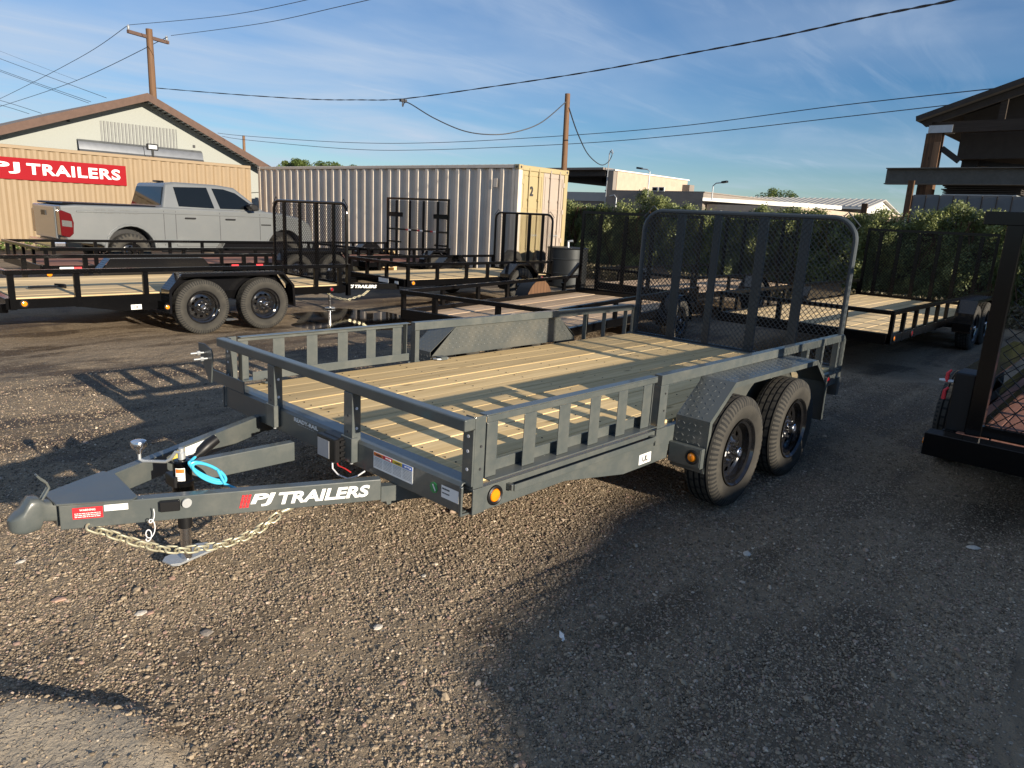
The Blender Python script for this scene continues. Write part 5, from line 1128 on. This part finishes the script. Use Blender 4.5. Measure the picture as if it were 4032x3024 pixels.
# ------------------------------------------------------------------ yard clutter by the container
pl = thing('pallet_stack', 'stack of wooden pallets behind the trailers before the container', 'pallets', (9.0, 13.6, 0))
for k in range(4):
    for q in range(5): MB().box(0, 1.2, q*.22, q*.22+.12, .13+k*.14, .15+k*.14).build('board', PINE2, pl)
    for q in range(3): MB().box(q*.55, q*.55+.09, 0, 1.0, .04+k*.14, .129+k*.14).build('bearer', PINE2, pl)
MB().box(.1, 1.1, .1, .9, 0, .038).build('bearer', OLDW, pl)
tnk = thing('water_tank', 'dark round galvanised tank standing by the container doors', 'tank', (12.1, 9.2, 0))
MB().lathe([(0, .48), (.02, .5), (.32, .5), (.33, .51), (.35, .51), (.36, .5), (.66, .5), (.67, .51), (.69, .51), (.7, .5), (.92, .5), (.94, .52), (.96, .5), (.96, 0)], 36, (0, 0, 0), 'z').build('drum', mat('dark_galv', (.035, .038, .04), .45, metal=.6, var=.3), tnk, smooth=True)
MB().tube([(0, 0, .96), (0, 0, 1.1), (.05, -.1, 1.12)], .03, 8).build('outlet_pipe', GALV, tnk)
for i, (x, y, lb) in enumerate(((11.1, 10.2, 'loose tyre leaning on the container, left one'), (11.9, 10.0, 'loose tyre leaning on the yellow door'))):
    o = link('tyre', TYB, None, loc=(x, y, .41), rot=(R(8), .5, R(20+i*30))); tag(o, lb, 'tyre')
# ------------------------------------------------------------------ building behind the viewer's right that throws the broad shade
wk = thing('workshop_building', 'long low workshop standing outside the view to the right', 'building', (0, -11, 0))
MB().box(-.55, 15, -6, 0, 0, 2.80).build('wall', BLOCKW, wk); MB().box(4.5, 5.55, -6, -.02, 2.935, 3.4).build('parapet', BLOCKW, wk); MB().box(6.05, 6.5, -6, -.02, 2.935, 3.35).build('parapet', BLOCKW, wk); MB().box(6.75, 15, -6, -.02, 2.935, 3.42).build('parapet', BLOCKW, wk); [MB().box(x, x+1.2, .001, .03, 1.1, 2.0).build('window', GLASS, wk) for x in (1.5, 4.5, 10.5)]; MB().box(7, 9.2, .001, .04, 0, 2.4).build('door', GALV, wk); MB().prism([(-.95, 2.62), (-.3, 2.83), (1.0, 2.93), (15.3, 2.93), (15.3, 2.805), (-.2, 2.805), (-.95, 2.54)], 'y', -6.2, .0).build('roof', ROOFG, wk)
# ------------------------------------------------------------------ ground
def gmat():
    m, nt, b = nodes('gravel_dirt'); N = nt.nodes; Lk = nt.links.new; tc = N.new('ShaderNodeTexCoord')
    def noi(s, d=6, r=.6, dist=0, sc=None):
        n = N.new('ShaderNodeTexNoise'); n.inputs['Scale'].default_value = s; n.inputs['Detail'].default_value = d; n.inputs['Roughness'].default_value = r; n.inputs['Distortion'].default_value = dist
        if sc: mp = N.new('ShaderNodeMapping'); mp.inputs['Scale'].default_value = sc; Lk(tc.outputs['Object'], mp.inputs[0]); Lk(mp.outputs[0], n.inputs['Vector'])
        else: Lk(tc.outputs['Object'], n.inputs['Vector'])
        return n.outputs['Fac']
    def mr(x, a, c, lo=0, hi=1): r = N.new('ShaderNodeMapRange'); r.inputs[1].default_value = a; r.inputs[2].default_value = c; r.inputs[3].default_value = lo; r.inputs[4].default_value = hi; Lk(x, r.inputs[0]); return r.outputs[0]
    def mix(f, a, c):
        x = N.new('ShaderNodeMixRGB'); Lk(f, x.inputs[0])
        for i, q in ((1, a), (2, c)):
            if isinstance(q, tuple): x.inputs[i].default_value = (*q, 1)
            else: Lk(q, x.inputs[i])
        return x.outputs[0]
    big = noi(.55, 7, .6, .6); fine = noi(60, 5, .7); mid = noi(7, 7, .65); streak = noi(1.2, 5, .55, 0, (.25, 2.6, 1))
    vo = N.new('ShaderNodeTexVoronoi'); vo.inputs['Scale'].default_value = 62; Lk(tc.outputs['Object'], vo.inputs['Vector'])
    vd = N.new('ShaderNodeTexVoronoi'); vd.inputs['Scale'].default_value = 24; Lk(tc.outputs['Object'], vd.inputs['Vector'])
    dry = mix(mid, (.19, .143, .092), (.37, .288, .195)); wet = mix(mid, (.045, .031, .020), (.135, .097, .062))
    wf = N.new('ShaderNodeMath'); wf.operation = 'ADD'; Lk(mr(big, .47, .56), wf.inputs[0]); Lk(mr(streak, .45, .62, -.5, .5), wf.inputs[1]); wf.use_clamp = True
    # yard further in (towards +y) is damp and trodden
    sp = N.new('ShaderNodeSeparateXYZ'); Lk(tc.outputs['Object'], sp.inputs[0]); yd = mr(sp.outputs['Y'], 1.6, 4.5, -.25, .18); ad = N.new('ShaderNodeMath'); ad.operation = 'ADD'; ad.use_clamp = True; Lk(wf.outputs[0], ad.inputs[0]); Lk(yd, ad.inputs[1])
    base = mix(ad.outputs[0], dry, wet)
    pc = N.new('ShaderNodeSeparateColor'); Lk(vo.outputs['Color'], pc.inputs[0])
    peb = mix(pc.outputs[0], (.17, .135, .10), (.54, .45, .345)); pf = mr(vo.outputs['Distance'], .30, .44, 1, 0)
    pg = N.new('ShaderNodeMath'); pg.operation = 'GREATER_THAN'; Lk(pc.outputs[1], pg.inputs[0]); pg.inputs[1].default_value = .45; pm = N.new('ShaderNodeMath'); pm.operation = 'MULTIPLY'; Lk(pf, pm.inputs[0]); Lk(pg.outputs[0], pm.inputs[1])
    pw = N.new('ShaderNodeMath'); pw.operation = 'MULTIPLY'; Lk(pm.outputs[0], pw.inputs[0]); Lk(mr(ad.outputs[0], .2, 1, .95, .45), pw.inputs[1])
    col = mix(pw.outputs[0], base, peb)
    # tiny pale chips
    vc = N.new('ShaderNodeSeparateColor'); Lk(vd.outputs['Color'], vc.inputs[0]); g2 = N.new('ShaderNodeMath'); g2.operation = 'GREATER_THAN'; Lk(vc.outputs[0], g2.inputs[0]); g2.inputs[1].default_value = .9
    g3 = N.new('ShaderNodeMath'); g3.operation = 'MULTIPLY'; Lk(g2.outputs[0], g3.inputs[0]); Lk(mr(vd.outputs['Distance'], .14, .22, .8, 0), g3.inputs[1]); col = mix(g3.outputs[0], col, (.42, .37, .3))
    # fine pale sand of the raised pad
    mp = N.new('ShaderNodeMapping'); mp.vector_type = 'POINT'; mp.inputs['Location'].default_value = (1.75/.55, .25/.86, 0); mp.inputs['Scale'].default_value = (1/.55, 1/.86, 0); Lk(tc.outputs['Object'], mp.inputs[0])
    ln = N.new('ShaderNodeVectorMath'); ln.operation = 'LENGTH'; Lk(mp.outputs[0], ln.inputs[0]); dn = N.new('ShaderNodeMath'); dn.operation = 'MULTIPLY_ADD'; Lk(mid, dn.inputs[0]); dn.inputs[1].default_value = .75; Lk(ln.outputs['Value'], dn.inputs[2])
    col = mix(mr(dn.outputs[0], 1.28, 1.42, 1, 0), col, mix(fine, (.33, .27, .195), (.50, .42, .31)))
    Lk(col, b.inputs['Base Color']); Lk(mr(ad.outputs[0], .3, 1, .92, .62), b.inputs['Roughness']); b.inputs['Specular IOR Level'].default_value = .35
    h = N.new('ShaderNodeMath'); h.operation = 'MULTIPLY_ADD'; Lk(pm.outputs[0], h.inputs[0]); h.inputs[1].default_value = .8; Lk(fine, h.inputs[2])
    bp = N.new('ShaderNodeBump'); bp.inputs['Strength'].default_value = .95; bp.inputs['Distance'].default_value = .010; Lk(h.outputs[0], bp.inputs['Height'])
    bp2 = N.new('ShaderNodeBump'); bp2.inputs['Strength'].default_value = .8; bp2.inputs['Distance'].default_value = .05; Lk(mid, bp2.inputs['Height']); Lk(bp2.outputs[0], bp.inputs['Normal']); Lk(bp.outputs[0], b.inputs['Normal'])
    return m
GM = gmat()
def hgt(X, Y):
    h = .010*np.sin(X*1.3+Y*.7+.5)+.008*np.sin(X*2.9-Y*1.9)+.005*np.sin(X*5.3+Y*4.1+2)+.004*np.sin(Y*9-X*6)
    near = np.exp(-(((X-2.2)/1.6)**2+((Y-.3)/1.4)**2)); h = h*(1-.7*np.clip(near, 0, 1))
    # raised pad at the viewer's left
    d = np.hypot((X+1.75)/.55, (Y+.25)/.86)+.08*np.sin(np.arctan2(Y+.25, X+1.75)*3+1)+.05*np.sin(np.arctan2(Y+.25, X+1.75)*7); h += .055/(1+np.exp((d-1)*26))+.012*np.sin(X*14+Y*9)*(d < 1)*.4
    # tyre ruts running under the grey trailer's near wheels, with tread bars
    for yc, s in ((-.17, 1), (-.33, .8)):
        yy = Y-(yc-.18*(X-1.9)*(X < 1.9)*.55); m = np.exp(-(yy/.028)**2)*np.clip((X+.4)*1.4, 0, 1)*(X < 4); h -= .009*m*s*(1+.5*np.sin(X*110))*(.6+.4*np.sin(X*2.3))
    for yc in (3.15, 3.3): yy = Y-yc-.10*np.sin(X*.6); h -= .008*np.exp(-(yy/.03)**2)*(X < 1)
    # puddle basin
    pb = np.hypot((X-4.1)/1.9, (Y-7.0)/1.1)+.12*np.sin(X*2.1+Y)+.08*np.sin(X*5-Y*3); h -= .042*np.clip(1.0-pb, 0, .6)-.012*np.sin(X*7+Y*3)*np.sin(Y*8-X*2)*(pb < 1.1)*.5
    return h
def axis(a, b, c, d, fine, coarse_n):
    lo = a-(np.geomspace(1, a-c+1, coarse_n)-1); hi = b+(np.geomspace(1, d-b+1, coarse_n)-1); return np.concatenate([lo[::-1][:-1], np.arange(a, b, fine), hi])
def ground():
    xs = axis(-2.6, 7.5, -300, 500, .024, 40); ys = axis(-2.2, 6.2, -300, 500, .024, 44); X, Y = np.meshgrid(xs, ys, indexing='ij'); Z = hgt(X, Y)
    far = np.clip(np.maximum(np.maximum(X-9, -3.5-X), np.maximum(Y-11, -4-Y))/6, 0, 1); Z = Z*(1-far)
    nr = np.random.RandomState(5); inn = (X > -2.6) & (X < 7.5) & (Y > -2.2) & (Y < 6.2); Z = Z+inn*nr.normal(0, .0022, Z.shape)*(1-.8*(np.exp(-((np.hypot((X-2.2)/2, (Y-3)/2)))**4)))
    nx, ny = len(xs), len(ys); v = np.stack([X, Y, Z], -1).reshape(-1, 3); i = np.arange(nx-1)[:, None]*ny+np.arange(ny-1)[None]; f = np.stack([i, i+ny, i+ny+1, i+1], -1).reshape(-1, 4)
    me = bpy.data.meshes.new('ground'); me.vertices.add(len(v)); me.vertices.foreach_set('co', v.ravel()); me.loops.add(f.size); me.loops.foreach_set('vertex_index', f.ravel()); me.polygons.add(len(f)); me.polygons.foreach_set('loop_start', np.arange(0, f.size, 4)); me.polygons.foreach_set('loop_total', np.full(len(f), 4)); me.update(); me.validate()
    me.materials.append(GM); me.shade_smooth(); o = link('ground', me); struct(o, 'brown gravel and dirt yard')
ground()
def water():
    m, nt, b = nodes('puddle_water'); b.inputs['Base Color'].default_value = (.03, .022, .015, 1); b.inputs['Roughness'].default_value = .05; b.inputs['Specular IOR Level'].default_value = .5
    vs = [(4.1, 7.0, -.012)]; n = 40
    for k in range(n): a = 2*math.pi*k/n; vs.append((4.1+2.3*math.cos(a), 7.0+1.35*math.sin(a), -.012))
    o = MB().add(vs, [(0, 1+k, 1+(k+1) % n) for k in range(n)]).build('puddle', m, None, fix=False); struct(o, 'shallow puddle beside the left trailer')
water()
def pebbles():
    nr = np.random.RandomState(9); N_ = 2300000; X = nr.uniform(-2.6, 7.0, N_); Y = nr.uniform(-2.3, 5.5, N_)
    cx, cy = -1.944, -1.973; d = np.hypot(X-cx, Y-cy); an = np.degrees(np.arctan2(Y-cy, X-cx)); ok = (an > 3) & (an < 85) & (d > .9)
    patch = .5+.5*np.sin(X*1.9+Y*1.1)*np.sin(Y*2.3-X*.7+1)+.3*np.sin(X*5+Y*7); den = np.clip(1.5/(d/2.6)**1.5, 0, 1)*np.clip(.42+.65*patch, .10, 1)
    den *= np.where(Y > 2.3, .4, 1)
    pad = np.hypot((X+1.75)/.55, (Y+.25)/.86) < .97+nr.normal(0, .06, N_); den *= np.where(pad, .05, 1)
    ok &= nr.uniform(size=N_) < den*.62
    X, Y = X[ok], Y[ok]; n = len(X); Z = hgt(X, Y)
    s = np.clip(nr.lognormal(math.log(.0036), .38, n), .0020, .012)
    rare = nr.uniform(size=n) < .004; s = np.where(rare, s*2.4, s)
    me = bpy.data.meshes.new('pebbles'); me.vertices.add(n); me.vertices.foreach_set('co', np.stack([X, Y, Z+s*.15], 1).ravel())
    a = me.attributes.new('sz', 'FLOAT_VECTOR', 'POINT'); a.data.foreach_set('vector', np.stack([s*nr.uniform(.8, 1.6, n), s*nr.uniform(.7, 1.1, n), s*nr.uniform(.45, .85, n)], 1).astype(np.float32).ravel())
    a = me.attributes.new('rt', 'FLOAT_VECTOR', 'POINT'); a.data.foreach_set('vector', np.stack([nr.normal(0, .3, n), nr.normal(0, .3, n), nr.uniform(0, 6.28, n)], 1).astype(np.float32).ravel())
    m, nt, b = nodes('pebble'); Nn = nt.nodes; Lk = nt.links.new; oi = Nn.new('ShaderNodeObjectInfo'); r = Nn.new('ShaderNodeValToRGB'); e = r.color_ramp.elements
    e[0].position = 0; e[0].color = (.11, .088, .064, 1); e[1].position = 1; e[1].color = (.62, .52, .39, 1); k = e.new(.35); k.color = (.215, .168, .116, 1); k = e.new(.8); k.color = (.37, .295, .205, 1); k = e.new(.93); k.color = (.30, .2, .16, 1)
    Lk(oi.outputs['Random'], r.inputs[0]); Lk(r.outputs[0], b.inputs['Base Color']); b.inputs['Roughness'].default_value = .8; b.inputs['Specular IOR Level'].default_value = .3
    o = link('gravel', me, kind='stuff', label='small loose gravel strewn over the yard')
    g = bpy.data.node_groups.new('gravel', 'GeometryNodeTree'); g.interface.new_socket('Geometry', in_out='INPUT', socket_type='NodeSocketGeometry'); g.interface.new_socket('Geometry', in_out='OUTPUT', socket_type='NodeSocketGeometry')
    I = g.nodes.new('NodeGroupInput'); O = g.nodes.new('NodeGroupOutput'); ico = g.nodes.new('GeometryNodeMeshIcoSphere'); ico.inputs['Subdivisions'].default_value = 1; ico.inputs['Radius'].default_value = 1
    sm = g.nodes.new('GeometryNodeSetMaterial'); sm.inputs['Material'].default_value = m; ip = g.nodes.new('GeometryNodeInstanceOnPoints'); at = []
    for nm in ('sz', 'rt'): q = g.nodes.new('GeometryNodeInputNamedAttribute'); q.data_type = 'FLOAT_VECTOR'; q.inputs['Name'].default_value = nm; at.append(q)
    lk = g.links.new; lk(ico.outputs['Mesh'], sm.inputs[0]); lk(sm.outputs[0], ip.inputs['Instance']); lk(I.outputs[0], ip.inputs['Points']); lk(at[0].outputs[0], ip.inputs['Scale']); lk(at[1].outputs[0], ip.inputs['Rotation']); lk(ip.outputs[0], O.inputs[0])
    md = o.modifiers.new('scatter', 'NODES'); md.node_group = g; print('pebbles', n)
pebbles()
def stone(x, y, s, col, label, flat=.55):
    r = random.Random(int(x*1000)); b = MB(); n = 9; rows = [(-.4, .6), (-.1, .95), (.25, .85), (.55, .45)]; vs = []
    for z, q in rows:
        for k in range(n): a = 2*math.pi*k/n; e = r.uniform(.8, 1.15); vs.append((s*q*e*math.cos(a)*1.3, s*q*e*math.sin(a), s*z*flat*r.uniform(.9, 1.1)))
    fs = [(i*n+k, i*n+(k+1) % n, (i+1)*n+(k+1) % n, (i+1)*n+k) for i in range(3) for k in range(n)]+[tuple(range(n))[::-1], tuple(3*n+k for k in range(n))]
    o = b.add(vs, fs).build('stone', col, None, loc=(x, y, float(hgt(np.array(x), np.array(y)))+s*flat*.35), rot=(r.uniform(-.15, .15), r.uniform(-.15, .15), r.uniform(0, 6))); tag(o, label, 'stone'); return o
PS = mat('pinkish_stone', (.42, .27, .2), .85, var=.15, scale=40); WS = mat('pale_stone', (.55, .5, .43), .8, var=.15, scale=40); GS = mat('grey_stone', (.24, .21, .18), .85, var=.2, scale=40)
stone(-1.24, 1.18, .026, PS, 'pinkish elongated stone in the gravel below the coupler'); stone(-1.27, 1.65, .018, WS, 'small white stone left of the safety chain, below the coupler'); stone(-1.04, .84, .02, WS, 'pale round stone in the gravel at lower left, one of a close pair')
stone(-1.01, .82, .017, PS, 'pinkish round stone beside the pale one at lower left'); stone(-.84, 1.02, .016, PS, 'pink stone just left of the jack foot'); stone(-.38, .13, .019, WS, 'small pale stone in the gravel in front of the grey trailer')
stone(-.9, .55, .022, GS, 'grey angular stone with a dark hollow at lower left'); stone(1.42, -.62, .022, WS, 'pale flat stone in the shade in front of the near tyre'); stone(.02, .32, .014, WS, 'small white chip below the front of the grey trailer'); stone(2.47, -1.45, .03, WS, 'pale sliver stone in the shade at right')
sc = MB(); sc.add([(0, 0, .004), (.035, .004, .022), (.06, -.006, .006), (.068, .018, .02), (.03, .022, .010), (.004, .014, .018)], [(0, 1, 4, 5), (1, 2, 3, 4)]); sc.add([(0, 0, .001), (.035, .004, .018), (.06, -.006, .003), (.068, .018, .016), (.03, .022, .006), (.004, .014, .014)], [(5, 4, 1, 0), (4, 3, 2, 1)])
so_ = sc.build('plastic_scrap', WHITE, None, loc=(.085, -.48, .006), rot=(0, 0, .8)); tag(so_, 'crumpled scrap of white plastic lying on the shaded gravel', 'litter')
# weeds by the tan container
wd = thing('weeds', 'low green weeds growing along the tan container behind the pickup', 'weeds', (0, 22.5, 0)); nr = np.random.RandomState(8); P_ = np.stack([nr.uniform(-2, 4.5, 1500), nr.uniform(-.4, .4, 1500), nr.uniform(0, .22, 1500)], 1); me = leaves(P_, .05, nr); me.materials.append(LEAF2); link('foliage', me, wd, kind='stuff')
